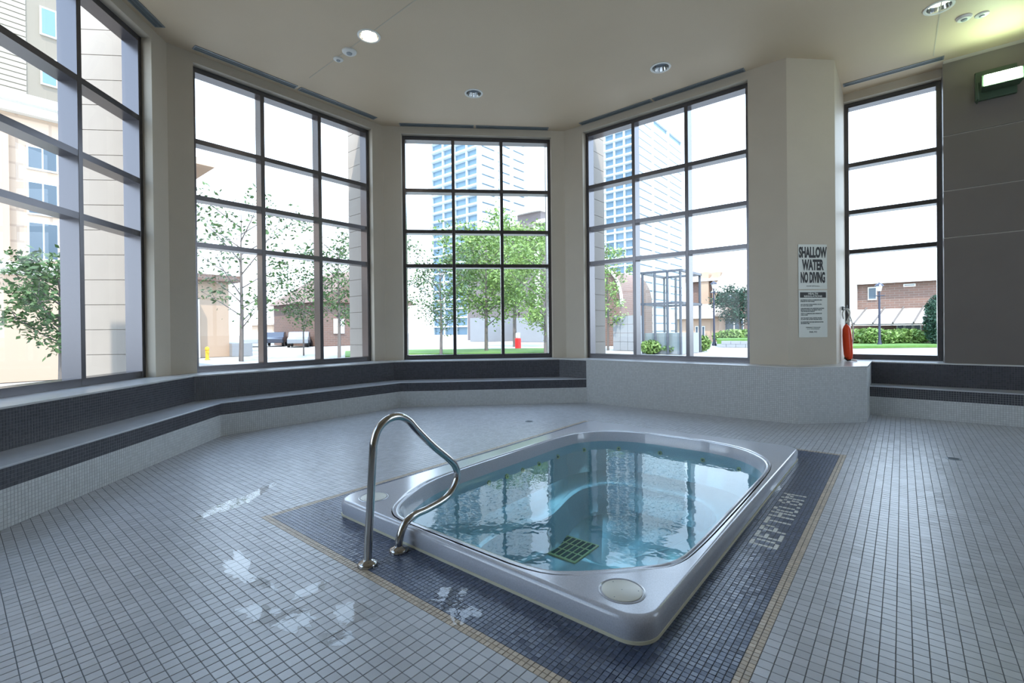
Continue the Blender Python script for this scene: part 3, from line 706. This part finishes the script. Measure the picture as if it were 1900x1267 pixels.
# ================================================================== OUTSIDE
m_pave = mat('outdoor_paving', (.36, .35, .33), .8, noise_s=.4, noise_a=.08)
m_grass = mat('outdoor_grass', (.08, .17, .03), .9, noise_s=3, noise_a=.3)
m = MB()
for (a, b, c, d) in ((-260, -8.6, -60, 400), (-8.6, 260, 10.4, 400), (-8.6, -3.0, -60, 0.0)):
    m.quad((a, c, -.02), (b, c, -.02), (b, d, -.02), (a, d, -.02))
m.quad((-8.6, 5.9, -.021), (-5.2, 8.6, -.021), (-5.2, 10.4, -.021), (-8.6, 10.4, -.021))
struct(m.build('ground', m_pave))
m_peach = brickmat('peach_masonry', (.52, .39, .29), (.54, .41, .31), (.44, .33, .25), .35)
m_peach2 = mat('peach_render', (.46, .33, .24), .85, noise_s=.6, noise_a=.04)
m_trimw = mat('cornice_white', (.72, .70, .66), .7)
m_wing = mat('window_dark_glass', (.07, .10, .13), .2, spec=.5)
m_winw = mat('window_white', (.70, .72, .72), .5)
m_brown = brickmat('brown_brick', (.19, .11, .085), (.16, .10, .08), (.22, .18, .16), .9)
m_greyb = brickmat('grey_brick', (.17, .14, .14), (.15, .13, .13), (.21, .19, .19), .9)
m_roof = mat('roof_shingle', (.38, .31, .26), .85, noise_s=3, noise_a=.15)
m_conc = mat('concrete', (.28, .29, .31), .85, noise_s=1, noise_a=.06)
m_twrs = mat('tower_slab', (.60, .64, .66), .6)
m_twrg = mat('tower_glass', (.13, .22, .30), .35, spec=.5)
m_bark = mat('bark', (.14, .12, .11), .9)
m_leafd = mat('leaf_dark', (.055, .105, .03), .6, isl=.35)
m_leafl = mat('leaf_light', (.17, .27, .07), .6, isl=.3)
m_conif = mat('leaf_conifer', (.02, .06, .035), .7, isl=.3)
m_lampb = mat('lamp_post_black', (.02, .025, .05), .4)

def slab(ax, c, px0, px1, yt, yb, t=.3, zb=None):
    """axis-aligned block whose visible face lies at axis=c; extent read from the photograph's calibration"""
    a = onp(px0, yt, ax, c); b = onp(px1, yb, ax, c); a2 = onp(px0, yb, ax, c); z1 = (onp(px0, yt, ax, c).z + onp(px1, yt, ax, c).z) / 2 if yt is not None else 0
    o = 1 - ax; lo, hi = sorted((a[o], b[o])); z0 = zb if zb is not None else a2.z
    s_ = -1 if c < 0 else 1
    d0, d1 = sorted((c, c + s_ * t)); 
    return (d0, d1, lo, hi, z0, a.z) if ax == 0 else (lo, hi, d0, d1, z0, a.z)
def sb(name, mt, par, *a, **k):
    m = MB(); m.box(*slab(*a, **k)); return m.build(name, mt, par)

# --- left stone building with tower behind (window 1)
b1 = thing('stone_building', 'peach stone building with white cornices seen through the left window', 'building')
X1 = -20
m = MB(); m.box(-32, X1, -8, 3.4, 0, 8.1); m.build('wall', m_peach, b1)
m = MB(); m.box(-32.3, X1 + .45, -8.3, 3.7, 8.1, 8.35); m.box(-32.2, X1 + .25, -8.2, 3.5, 7.85, 8.1); m.build('cornice', m_trimw, b1)
m = MB(); m.box(-32, X1 + .5, -8, 3.6, 3.25, 3.45); m.box(-32, X1 + .35, -8, 3.5, 3.1, 3.25); m.build('band', m_trimw, b1)
m = MB(); m.box(X1, X1 + .3, -8, 3.3, 0, 3.1); m.build('base_wall', m_peach2, b1)
m = MB(); m.box(X1, X1 + .25, .9, 1.25, 3.45, 7.3); m.build('pilaster', m_peach2, b1)
for (zt, zb_) in ((7.0, 6.3), (5.95, 4.95), (4.75, 3.6)):
    f_ = MB(); f_.box(X1, X1 + .06, 1.62, 2.30, zb_, zt); w_ = f_.build('window', m_winw, b1)
    for (a, b) in ((1.66, 1.94), (1.98, 2.26)):
        g_ = MB(); g_.box(X1 + .05, X1 + .08, a, b, zb_ + .05, zt - .05); g_.build('pane', m_wing, w_)
t1 = thing('apartment_tower', 'pale sided apartment block rising behind the peach stone building', 'building')
X2 = -40
m = MB(); m.box(-55, X2, -16, 6.0, 0, 60); m.build('wall', mat('tower_siding', (.22, .19, .15), .8), t1)
m = MB()
for i in range(110): m.box(X2, X2 + .05, 2.2, 3.3, 12 + i * .32, 12.26 + i * .32)
sd = m.build('siding', mat('siding_board', (.33, .30, .25), .8), t1); sd['kind'] = 'stuff'
for i in range(9):
    z = 13.5 + i * 3.0
    for (a, b) in ((.0, 1.7), (3.9, 5.4)):
        f_ = MB(); f_.box(X2, X2 + .1, a, b, z, z + 1.7); w_ = f_.build('window', m_winw, t1)
        h = (b - a) / 2
        for q in (0, 1):
            g_ = MB(); g_.box(X2 + .1, X2 + .13, a + q * h + .08, a + (q + 1) * h - .08, z + .1, z + 1.6); g_.build('pane', m_twrg, w_)

# --- trees
def tree(x, y, h, r, n, lab, mt, seed, trunk=.07, base=.35, grp='young trees outside the windows', kindn='young_tree', leaf=.07):
    rs = random.Random(seed); t = thing(kindn, lab, 'tree', grp, loc=(x, y, 0))
    m = MB(); lv = []
    top = Vector((rs.uniform(-.15, .15), rs.uniform(-.15, .15), h * .93))
    m.tube([(0, 0, 0), (rs.uniform(-.05, .05), rs.uniform(-.05, .05), h * .3), (top.x * .5, top.y * .5, h * .6), tuple(top)], [trunk, trunk * .8, trunk * .5, .012], 8)
    nb = 16
    for i in range(nb):
        z0 = h * (base + (.88 - base) * i / nb); an = i * 2.4 + rs.uniform(-.3, .3)
        fr = z0 / h; L = r * (1.15 - abs(fr - .6) * 1.1) * rs.uniform(.75, 1.1)
        p0 = Vector((top.x * fr * .8, top.y * fr * .8, z0)); d = Vector((math.cos(an), math.sin(an), 0))
        p1_ = p0 + d * L * .5 + Vector((0, 0, L * .35)); p2_ = p0 + d * L + Vector((0, 0, L * rs.uniform(.6, .95)))
        m.tube([tuple(p0), tuple(p1_), tuple(p2_)], [trunk * .32, trunk * .2, .006], 5)
        for j in range(4):
            a = p1_.lerp(p2_, rs.random()); e = a + Vector((rs.gauss(0, 1), rs.gauss(0, 1), rs.gauss(.3, .6))).normalized() * L * .4
            m.tube([tuple(a), tuple(e)], [.012, .004], 4)
            lv += [a.lerp(e, q) for q in (.5, .8, 1)]
        lv += [p0.lerp(p1_, .6), p1_, p1_.lerp(p2_, .5), p2_, p2_]
    m.build('trunk', m_bark, t, smooth=True)
    k = MB()
    for i in range(n):
        c = lv[rs.randrange(len(lv))] + Vector((rs.gauss(0, 1), rs.gauss(0, 1), rs.gauss(0, .8))) * r * .13
        a = Vector((rs.gauss(0, 1), rs.gauss(0, 1), rs.gauss(0, .6))).normalized(); b = a.cross(Vector((rs.gauss(0, 1), rs.gauss(0, 1), rs.gauss(0, 1)))).normalized()
        s_ = leaf * rs.uniform(.6, 1.3)
        k.quad(c - a * s_, c - b * s_ * .45, c + a * s_, c + b * s_ * .45)
    o = k.build('leaves', mt, t); o['kind'] = 'stuff'; return t
def at(px, d): v = ray(px, 620); v.z = 0; v = v * (d / (v.x * -math.sin(YAW) + v.y * math.cos(YAW))); return v.x, v.y
x, y = at(112, 11.0); tree(x, y, 3.1, .95, 3200, 'leafy young tree close outside the left window', m_leafd, 3, .06, .3)
x, y = at(447, 22.5); tree(x, y, 7.6, 2.5, 1300, 'sparse young tree with forked trunk outside the second window, nearest the peach wall', m_leafd, 5, .11, .2, leaf=.12)
x, y = at(563, 27); tree(x, y, 4.6, 1.9, 1500, 'small thin young tree in the middle pane of the second window', m_leafd, 8, .05, .3, leaf=.10)
x, y = at(629, 24); tree(x, y, 6.2, 1.8, 2600, 'young tree nearest the stone pier in the second window', m_leafd, 11, .09, .25, leaf=.10)
x, y = at(818, 27); tree(x, y, 5.6, 2.1, 2600, 'young tree at the left of the back window', m_leafd, 13, .09, .22, leaf=.10)
x, y = at(902, 30); tree(x, y, 7.2, 2.5, 7500, 'bushy light green tree in the middle of the back window', m_leafl, 17, .12, .22, leaf=.12)
x, y = at(955, 38); tree(x, y, 9.6, 3.0, 7500, 'tall light green tree reaching up to the brick building cornice', m_leafl, 19, .16, .25, leaf=.14)
x, y = at(1012, 26); tree(x, y, 6.5, 2.1, 5200, 'light green tree with low forked trunk at the right of the back window', m_leafl, 23, .10, .12, leaf=.10)
x, y = at(1128, 30); tree(x, y, 7.2, 1.3, 1700, 'slim yellow green tree beside the arched building', m_leafl, 29, .08, .2, leaf=.11)
x, y = at(1374, 42); tree(x, y, 4.2, 1.9, 5000, 'round dark tree behind the retaining wall near the lamp post', m_conif, 31, .14, .35, leaf=.12)

# --- building left in window 2
b2 = thing('peach_building', 'low peach building with dark eave seen low in the second window', 'building')
m = MB(); p = onp(363, 520, 0, -30); pt_ = onp(374, 312, 0, -33); m.box(-39, -33, pt_.y - 4, pt_.y - .3, 0, pt_.z); m.box(-39.3, -32.3, pt_.y - 4.3, pt_.y + .5, pt_.z, pt_.z + .4); q = onp(424, 520, 0, -30); m.box(-39, -30, p.y - 3, q.y, 0, p.z); m.build('wall', m_peach2, b2)
m = MB(); m.box(-39.3, -29.5, p.y - 3.5, q.y + .5, p.z, p.z + .35); m.build('eave', m_brown, b2)
m = MB(); m.box(-30, -29.6, q.y - 3.4, q.y - 1.6, 0, p.z - 1.0); m.build('stone_pier', m_winw, b2)
m = MB(); m.box(-42, -29.6, q.y, q.y + 1.1, 0, .75); m.build('low_wall', m_conc, b2)
b3 = thing('gabled_house', 'brown brick house with sloping roof behind the third young tree', 'house')
g0_, g1_ = onp(596, 560, 0, -42), onp(668, 560, 0, -42)
m = MB(); m.box(-52, -42, g0_.y, g1_.y + 3, 0, g0_.z); m.build('wall', m_brown, b3)
ym = g1_.y + 1; zt = g0_.z + 3.6
m = MB(); m.v = [(-41.6, g0_.y - .5, g0_.z), (-52.4, g0_.y - .5, g0_.z), (-41.6, ym, zt), (-52.4, ym, zt), (-41.6, 2 * ym - g0_.y + .5, g0_.z), (-52.4, 2 * ym - g0_.y + .5, g0_.z)]
m.f = [(0, 2, 3, 1), (2, 4, 5, 3), (0, 4, 2), (1, 3, 5), (0, 1, 5, 4)]; m.mi = [0] * 5; m.build('roof', m_brown, b3)
for i in range(2):
    f_ = MB(); yy = g0_.y + 1.2 + i * 2.4; f_.box(-42, -41.9, yy, yy + 1.1, 1.2, 2.6); f_.build('window', m_winw, b3)
b4 = thing('row_house', 'pale distant terrace between the thin tree and the brick gable', 'house')
a0, a1 = onp(505, 603, 0, -100), onp(590, 603, 0, -100)
m = MB(); m.box(-110, -100, a0.y, a1.y, 0, a0.z); m.build('wall', m_peach2, b4)
m = MB(); m.box(-110.5, -99.5, a0.y - .4, a1.y + .4, a0.z, a0.z + .3); m.build('roof', m_roof, b4)
for i in range(5):
    yy = a0.y + .8 + i * (a1.y - a0.y) / 5; f_ = MB(); f_.box(-100, -99.9, yy, yy + 1.4, .9, 2.2); f_.build('window', m_wing, b4)
# cars
def car(px, d, lab, col, ang):
    x, y = at(px, d); t = thing('parked_car', lab, 'car', 'cars parked beyond the second window', loc=(x, y, 0)); t.rotation_euler[2] = ang
    mp = mat('car_paint', col, .25, spec=.6)
    prof_ = [(-2.1, .35), (-2.15, .75), (-1.7, .88), (-1.2, .95), (-.75, 1.38), (.55, 1.42), (1.15, .98), (1.9, .86), (2.15, .65), (2.12, .35)]
    m = MB(); k = len(prof_); m.v = [(a, -.85, b) for a, b in prof_] + [(a, .85, b) for a, b in prof_]
    for i in range(k): j = (i + 1) % k; m.f.append((i, j, k + j, k + i)); m.mi.append(0)
    m.f += [tuple(range(k - 1, -1, -1)), tuple(range(k, 2 * k))]; m.mi += [0, 0]; m.build('body', mp, t, bevel=.05)
    m = MB()
    for s_ in (-1, 1): m.quad((-1.1, s_ * .86, .98), (-.72, s_ * .86, 1.32), (.5, s_ * .86, 1.35), (1.0, s_ * .86, 1.0))
    m.build('side_windows', m_wing, t)
    for a in (-1.35, 1.35):
        for b in (-.8, .8):
            w = MB(); w.tube([(a, b - .1, .32), (a, b + .1, .32)], .32, 18); w.build('wheel', m_black, t)
car(466, 46, 'white car with red tail lights parked beyond the forked tree', (.4, .42, .45), 2.75)
car(512, 47, 'dark car parked in the middle pane of the second window', (.05, .06, .09), 2.6)
car(556, 44, 'silver car parked behind the thin young tree', (.25, .27, .3), 2.6)
# hydrant
x, y = at(384, 24); hy = thing('hydrant', 'small yellow hydrant in front of the peach building', 'hydrant', loc=(x, y, 0))
m_yel = mat('hydrant_yellow', (.75, .45, .04), .5)
m = MB(); m.lathe((0, 0, 0), [(.12, 0), (.12, .05), (.08, .06), (.08, .5), (.11, .52), (.09, .62), (.01, .68)], 16); m.build('barrel', m_yel, hy, smooth=True)
m = MB(); m.tube([(-.16, 0, .4), (.16, 0, .4)], .05, 10); m.build('outlet', m_yel, hy)

# --- glass towers
def tower(pxc, pxl, pxr, d, ztop, lab, fh=3.0):
    x, y = at(pxc, d); t = thing('glass_tower', lab, 'tower', 'two pale high-rise towers', loc=(0, 0, 0))
    l_ = onp(pxl, 620, 1, y); r_ = onp(pxr, 620, 0, x)
    xl, yr = l_.x, r_.y
    m = MB(); m.box(xl, x - .4, y + .4, yr, 0, ztop); m.build('core', m_twrg, t)
    nf = int(ztop / fh)
    for i in range(1, nf + 1):
        z = i * fh; m = MB(); m.box(xl - .8, x + .2, y - 1.2, y + .5, z - .5, z); m.box(x - .6, x + .2, y + .2, yr, z - 2.45, z); m.build('floor_slab', m_twrs, t)
    k = 4
    for i in range(k + 1):
        a = xl + (x - xl) * i / k; m = MB(); m.box(a - .35, a + .35, y - .2, y + .5, 0, ztop); m.build('fin', m_twrs, t)
    for i in range(4):
        a = y + (yr - y) * i / 3; m = MB(); m.box(x - .5, x + .25, a - .8, a + .8, 0, ztop); m.build('fin', m_twrs, t)
    m = MB(); m.box(xl, x + .3, y - .3, yr, ztop, ztop + 1.5); m.build('parapet', m_twrs, t)
tower(893, 805, 978, 150, 84, 'pale glass high-rise filling the back window behind the brick building')
tower(1180, 1108, 1268, 165, 80, 'pale high-rise seen in the window left of the column')

# --- brick building in window 3
b5 = thing('brick_building', 'grey brown brick building with white stepped cornice behind the light green trees', 'building')
Y5 = 47
def blk(px0, px1, yt, mt, nm, y=Y5, t=8, zb=0):
    a, b = onp(px0, yt, 1, y), onp(px1, yt, 1, y); m = MB(); m.box(a.x, b.x, y, y + t, zb, (a.z + b.z) / 2); return m.build(nm, mt, b5), a, b
for (p0_, p1_, yt) in ((866, 910, 440), (910, 962, 424), (960, 1003, 396), (1003, 1040, 412)):
    o, a, b = blk(p0_, p1_, yt, m_greyb, 'wall'); m = MB(); zt = (a.z + b.z) / 2; m.box(a.x - .3, b.x + .3, Y5 - .5, Y5 + 8, zt, zt + .45); m.build('cornice', m_trimw, b5)
for (p0_, p1_) in ((872, 905), (955, 1005)):
    a, b = onp(p0_, 590, 1, Y5 - 6), onp(p1_, 590, 1, Y5 - 6); m = MB(); m.box(a.x, b.x, Y5 - 6, Y5, 0, a.z); m.build('concrete_base', m_conc, b5)
a = onp(990, 420, 1, Y5 - .2); m = MB(); m.box(a.x, a.x + .8, Y5 - .2, Y5, 4, a.z); m.build('pilaster', m_trimw, b5)
x, y = at(961, 34); pb = thing('post_box', 'small red post box under the light green trees', 'post box', loc=(x, y, 0))
m = MB(); m.box(-.17, .17, -.15, .15, 0, .75); m.build('box_body', mat('post_red', (.75, .03, .03), .4), pb, bevel=.03)
m = MB(); m.box(-.13, .13, -.13, .13, .75, 1.15); m.build('box_top', m_winw, pb, bevel=.05)
# grass beds
for (p0_, p1_, d0, d1_, lab) in ((742, 1015, 27, 33, 'strip of mown grass below the trees in the back window'), (640, 662, 25, 32, 'patch of grass beside the stone pier in the second window')):
    q = [at(p0_, d0), at(p1_, d0), at(p1_, d1_), at(p0_, d1_)]; m = MB(); m.prism(q, -.01, .06); o = m.build('grass', m_grass); tag(o, lab, 'grass', kind='stuff')

# --- window 4: arched building, glazed pavilion, houses, lamp post
b6 = thing('arched_building', 'dark brown building with a pale curved roof edge beside the stone pier', 'building')
Y6 = 34
a, b = onp(1117, 500, 1, Y6), onp(1152, 500, 1, Y6); zt = a.z
m = MB(); k = 14; L = b.x - a.x
prf = [(a.x - 2, 0), (b.x, 0)] + [(a.x + L * math.cos(i / k * PI / 2), 3.3 + (zt - 3.3) * math.sin(i / k * PI / 2)) for i in range(k + 1)] + [(a.x - 2, zt)]
n_p = len(prf); m.v = [(p_, Y6, z_) for p_, z_ in prf] + [(p_, Y6 + 6, z_) for p_, z_ in prf]
m.f = [tuple(range(n_p)), tuple(range(2 * n_p - 1, n_p - 1, -1))] + [(i, (i + 1) % n_p, n_p + (i + 1) % n_p, n_p + i)[::-1] for i in range(n_p)]; m.mi = [0] * len(m.f)
m.build('wall', m_brown, b6)
m = MB(); m.tube([(a.x + (L + .1) * math.cos(i / k * PI / 2), Y6 - .1, 3.3 + (zt - 3.2) * math.sin(i / k * PI / 2)) for i in range(k + 1)], .12, 8); m.build('arch_edge', m_trimw, b6)
b6c = thing('concrete_wall', 'pale panelled concrete block in front of the arched building', 'wall')
a, b = onp(1137, 586, 1, 27), onp(1178, 586, 1, 27); w_ = (b.x - a.x) / 3; h_ = a.z / 4
for i in range(3):
    for j in range(4): m = MB(); m.box(a.x + i * w_ + .01, a.x + (i + 1) * w_ - .01, 27, 28, j * h_ + .01, (j + 1) * h_ - .01); m.build('concrete_panel', m_conc, b6c)
m_pvf = mat('pavilion_frame', (.07, .08, .10), .4, metal=.3)
pv = thing('glass_pavilion', 'glazed pavilion with dark metal frame beyond the window left of the column', 'pavilion')
Y7 = 24; a, b = onp(1192, 505, 1, Y7), onp(1262, 505, 1, Y7)
for i in range(4):
    xx = a.x + (b.x - a.x) * i / 3
    for yy in (Y7, Y7 + 3): m = MB(); m.tube([(xx, yy, 0), (xx, yy, a.z)], .07, 8); m.build('post', m_pvf, pv)
for z in (a.z, a.z * .62): 
    m = MB(); m.box(a.x - .1, b.x + .1, Y7 - .06, Y7 + .06, z - .12, z); m.box(a.x - .1, b.x + .1, Y7 + 2.94, Y7 + 3.06, z - .12, z); m.box(a.x - .1, a.x + .1, Y7, Y7 + 3, z - .12, z); m.box(b.x - .1, b.x + .1, Y7, Y7 + 3, z - .12, z); m.build('beam', m_pvf, pv)
mg2 = glassmat('pavilion_glass', (.80, .88, .88), 1.5)
for i in range(3):
    xa = a.x + (b.x - a.x) * i / 3; xb = a.x + (b.x - a.x) * (i + 1) / 3; m = MB(); m.quad((xa, Y7, .2), (xb, Y7, .2), (xb, Y7, a.z - .1), (xa, Y7, a.z - .1)); m.build('pane', mg2, pv)
m = MB(); m.box(a.x, b.x, Y7 + .2, Y7 + 2.8, 0, 1.1); m.build('base', m_conc, pv)
def house(px0, px1, yroof, yeave, yb, Y, lab, wins, mt=None, D=8):
    t = thing('brick_house', lab, 'house', 'brick houses across the road'); a, b = onp(px0, yeave, 1, Y), onp(px1, yeave, 1, Y); ze = (a.z + b.z) / 2
    zr = onp((px0 + px1) / 2, yroof, 1, Y + D / 2).z
    m = MB(); m.box(a.x, b.x, Y, Y + D, 0, ze); m.build('wall', mt or m_brown, t)
    m = MB(); m.v = [(a.x - .5, Y - .5, ze), (b.x + .5, Y - .5, ze), (b.x + .5, Y + D / 2, zr), (a.x - .5, Y + D / 2, zr), (a.x - .5, Y + D + .5, ze), (b.x + .5, Y + D + .5, ze)]
    m.f = [(0, 1, 2, 3), (3, 2, 5, 4), (0, 3, 4), (1, 5, 2), (0, 4, 5, 1)]; m.mi = [0] * 5; m.build('roof', m_roof, t)
    m = MB(); m.box(a.x - .5, b.x + .5, Y - .55, Y - .35, ze - .18, ze + .1); m.build('gutter', m_trimw, t)
    for (u0, u1, v0, v1) in wins:
        p_, q_ = onp(u0, v0, 1, Y - .08), onp(u1, v1, 1, Y - .08)
        f_ = MB(); f_.box(p_.x, q_.x, Y - .08, Y + .02, q_.z, p_.z); w_ = f_.build('window', m_winw, t)
        nn_ = max(1, round((q_.x - p_.x) / .9)); ww = (q_.x - p_.x) / nn_
        for i in range(nn_): g_ = MB(); g_.box(p_.x + i * ww + .06, p_.x + (i + 1) * ww - .06, Y - .1, Y - .07, q_.z + .08, p_.z - .08); g_.build('pane', m_wing, w_)
    return t
h1 = house(1275, 1330, 500, 520, 650, 56, 'brick house with chimneys just left of the lamp post', [(1290, 1300, 600, 640)])
p = onp(1310, 500, 1, 57)
for px in (1308, 1330):
    q = onp(px, 505, 1, 55.8); m = MB(); m.box(q.x - .45, q.x + .45, 55.6, 57, 0, q.z); m.build('chimney', m_peach2, h1)
h1b = house(1255, 1318, 565, 588, 650, 47, 'low pale annex with sloping roof in front of the chimney house', [(1290, 1296, 605, 640), (1302, 1308, 605, 640)], m_peach2, D=6)
h2 = house(1332, 1420, 500, 538, 650, 52, 'brick house behind the round dark tree', [(1350, 1366, 548, 556), (1345, 1380, 590, 625)])
h3 = house(1582, 1800, 482, 519, 650, 46, 'two storey brick house with shed roof seen in the window right of the column', [(1610, 1627, 533, 556), (1676, 1699, 527, 531)])
q0, q1 = onp(1575, 565, 1, 44.5), onp(1800, 565, 1, 44.5)
m = MB(); m.box(q0.x, q1.x, 44.5, 46, 0, onp(1680, 602, 1, 44.5).z); m.build('lower_wall', m_brown, h3)
zl, zh = onp(1680, 600, 1, 43).z, onp(1680, 572, 1, 46).z
m = MB(); m.quad((q0.x - .3, 43, zl), (q1.x, 43, zl), (q1.x, 46, zh), (q0.x - .3, 46, zh)); m.quad((q0.x - .3, 43, zl - .12), (q0.x - .3, 46, zh - .12), (q1.x, 46, zh - .12), (q1.x, 43, zl - .12)); m.build('canopy_roof', m_trimw, h3)
for i in range(6):
    xx = q0.x + (q1.x - q0.x) * i / 6 + .4; m = MB(); m.tube([(xx, 42.9, zl + .05), (xx + .6, 46, zh + .1)], .06, 6); m.build('rafter', m_bark, h3)
p_, q_ = onp(1663, 601, 1, 44.4), onp(1710, 628, 1, 44.4)
f_ = MB(); f_.box(p_.x, q_.x, 44.4, 44.5, q_.z, p_.z); w_ = f_.build('window', m_winw, h3)
for i in range(3):
    ww = (q_.x - p_.x) / 3; g_ = MB(); g_.box(p_.x + i * ww + .08, p_.x + (i + 1) * ww - .08, 44.36, 44.41, q_.z + .08, p_.z - .08); g_.build('pane', m_wing, w_)
m = MB(); q = onp(1580, 490, 1, 45.7); m.tube([(q.x, 45.7, 0), (q.x, 45.7, q.z)], .35, 10); m.build('downpipe', m_trimw, h3)

def lamp_post(px, d, h, lab):
    x, y = at(px, d); t = thing('street_lamp', lab, 'lamp post', 'black street lamps', loc=(x, y, 0))
    m = MB(); m.lathe((0, 0, 0), [(.17, 0), (.17, .08), (.11, .25), (.075, .5), (.055, h - .9), (.09, h - .88), (.05, h - .85), (.05, h - .55)], 14); m.build('pole', m_lampb, t, smooth=True)
    m = MB(); m.tube([(-.28, 0, h - .85), (.28, 0, h - .85)], .03, 8); m.build('crossbar', m_lampb, t)
    m = MB(); m.lathe((0, 0, 0), [(.10, h - .55), (.17, h - .22), (.17, h - .2)], 10); m.build('lantern_glass', m_winw, t)
    m = MB(); m.lathe((0, 0, 0), [(.26, h - .22), (.20, h - .12), (.06, h - .03), (.005, h + .06)], 12); m.build('lantern_roof', m_lampb, t)
lamp_post(1325, 36, 4.9, 'black street lamp outside the window left of the column')
lamp_post(1632, 31, 4.2, 'black street lamp outside the window right of the column')
# shrubs and hedges
def shrub(px, d, w, h, n, lab, mt, seed, grp='low shrubs outside', leaf=.09, name='shrub', dep=None):
    rs = random.Random(seed); x, y = at(px, d); t = thing(name, lab, 'bush', grp, loc=(x, y, 0)); k = MB(); dep = dep or w
    for i in range(n):
        v = Vector((rs.gauss(0, 1), rs.gauss(0, 1), rs.gauss(0, 1))).normalized() * rs.random() ** .4
        c = Vector((v.x * w / 2, v.y * dep / 2, h * .5 + v.z * h * .5)); a = Vector((rs.gauss(0, 1), rs.gauss(0, 1), rs.gauss(0, 1))).normalized(); b = a.cross(Vector((rs.gauss(0, 1), rs.gauss(0, 1), rs.gauss(0, 1)))).normalized()
        s_ = leaf * rs.uniform(.6, 1.3); k.quad(c - a * s_, c - b * s_ * .5, c + a * s_, c + b * s_ * .5)
    o = k.build('leaves', mt, t); o['kind'] = 'stuff'
    m = MB()
    for i in range(5): m.tube([(0, 0, 0), (rs.uniform(-.3, .3) * w, rs.uniform(-.3, .3) * dep, h * .7)], .02, 5)
    m.build('stems', m_bark, t)
shrub(1207, 25, 1.1, .75, 1200, 'round green shrub at the left foot of the glass pavilion', m_leafl, 1)
shrub(1246, 25, 1.2, .6, 1200, 'round green shrub at the right foot of the glass pavilion', m_leafl, 2)
shrub(1302, 27, 1.0, .95, 1200, 'bright shrub left of the street lamp', m_leafl, 3)
shrub(1365, 40, 4.0, 1.2, 2500, 'long hedge under the round dark tree', m_leafl, 4, dep=1.5, leaf=.14)
shrub(1610, 33, 3.6, 1.2, 2500, 'pale flowering hedge left of the street lamp in the right window', m_leafl, 5, dep=1.5, leaf=.14)
shrub(1675, 33, 3.6, 1.15, 2500, 'green hedge right of the street lamp in the right window', m_leafl, 6, dep=1.5, leaf=.14)
shrub(1740, 31, 1.5, 3.4, 4500, 'upright blue green evergreen at the edge of the right window', m_conif, 7, name='evergreen', leaf=.10)
rw = thing('retaining_wall', 'low grey block retaining wall behind the street lamp', 'wall')
a, b = at(1330, 33), at(1420, 33)
for i in range(10):
    for j in range(2): m = MB(); xx = a[0] + i * .62 + j * .3; m.box(xx, xx + .60, a[1], a[1] + .4, j * .22, j * .22 + .21); m.build('block', m_conc, rw)
q = [at(1330, 34.5), at(1440, 34.5), at(1440, 39), at(1330, 39)]; m = MB(); m.prism(q, 0, .5); tag(m.build('grass', m_grass), 'grass bank on top of the retaining wall', 'grass', kind='stuff')
q = [at(1570, 29), at(1760, 29), at(1760, 33.5), at(1570, 33.5)]; m = MB(); m.prism(q, 0, .15); tag(m.build('grass', m_grass), 'lawn below the hedges in the right window', 'grass', kind='stuff')
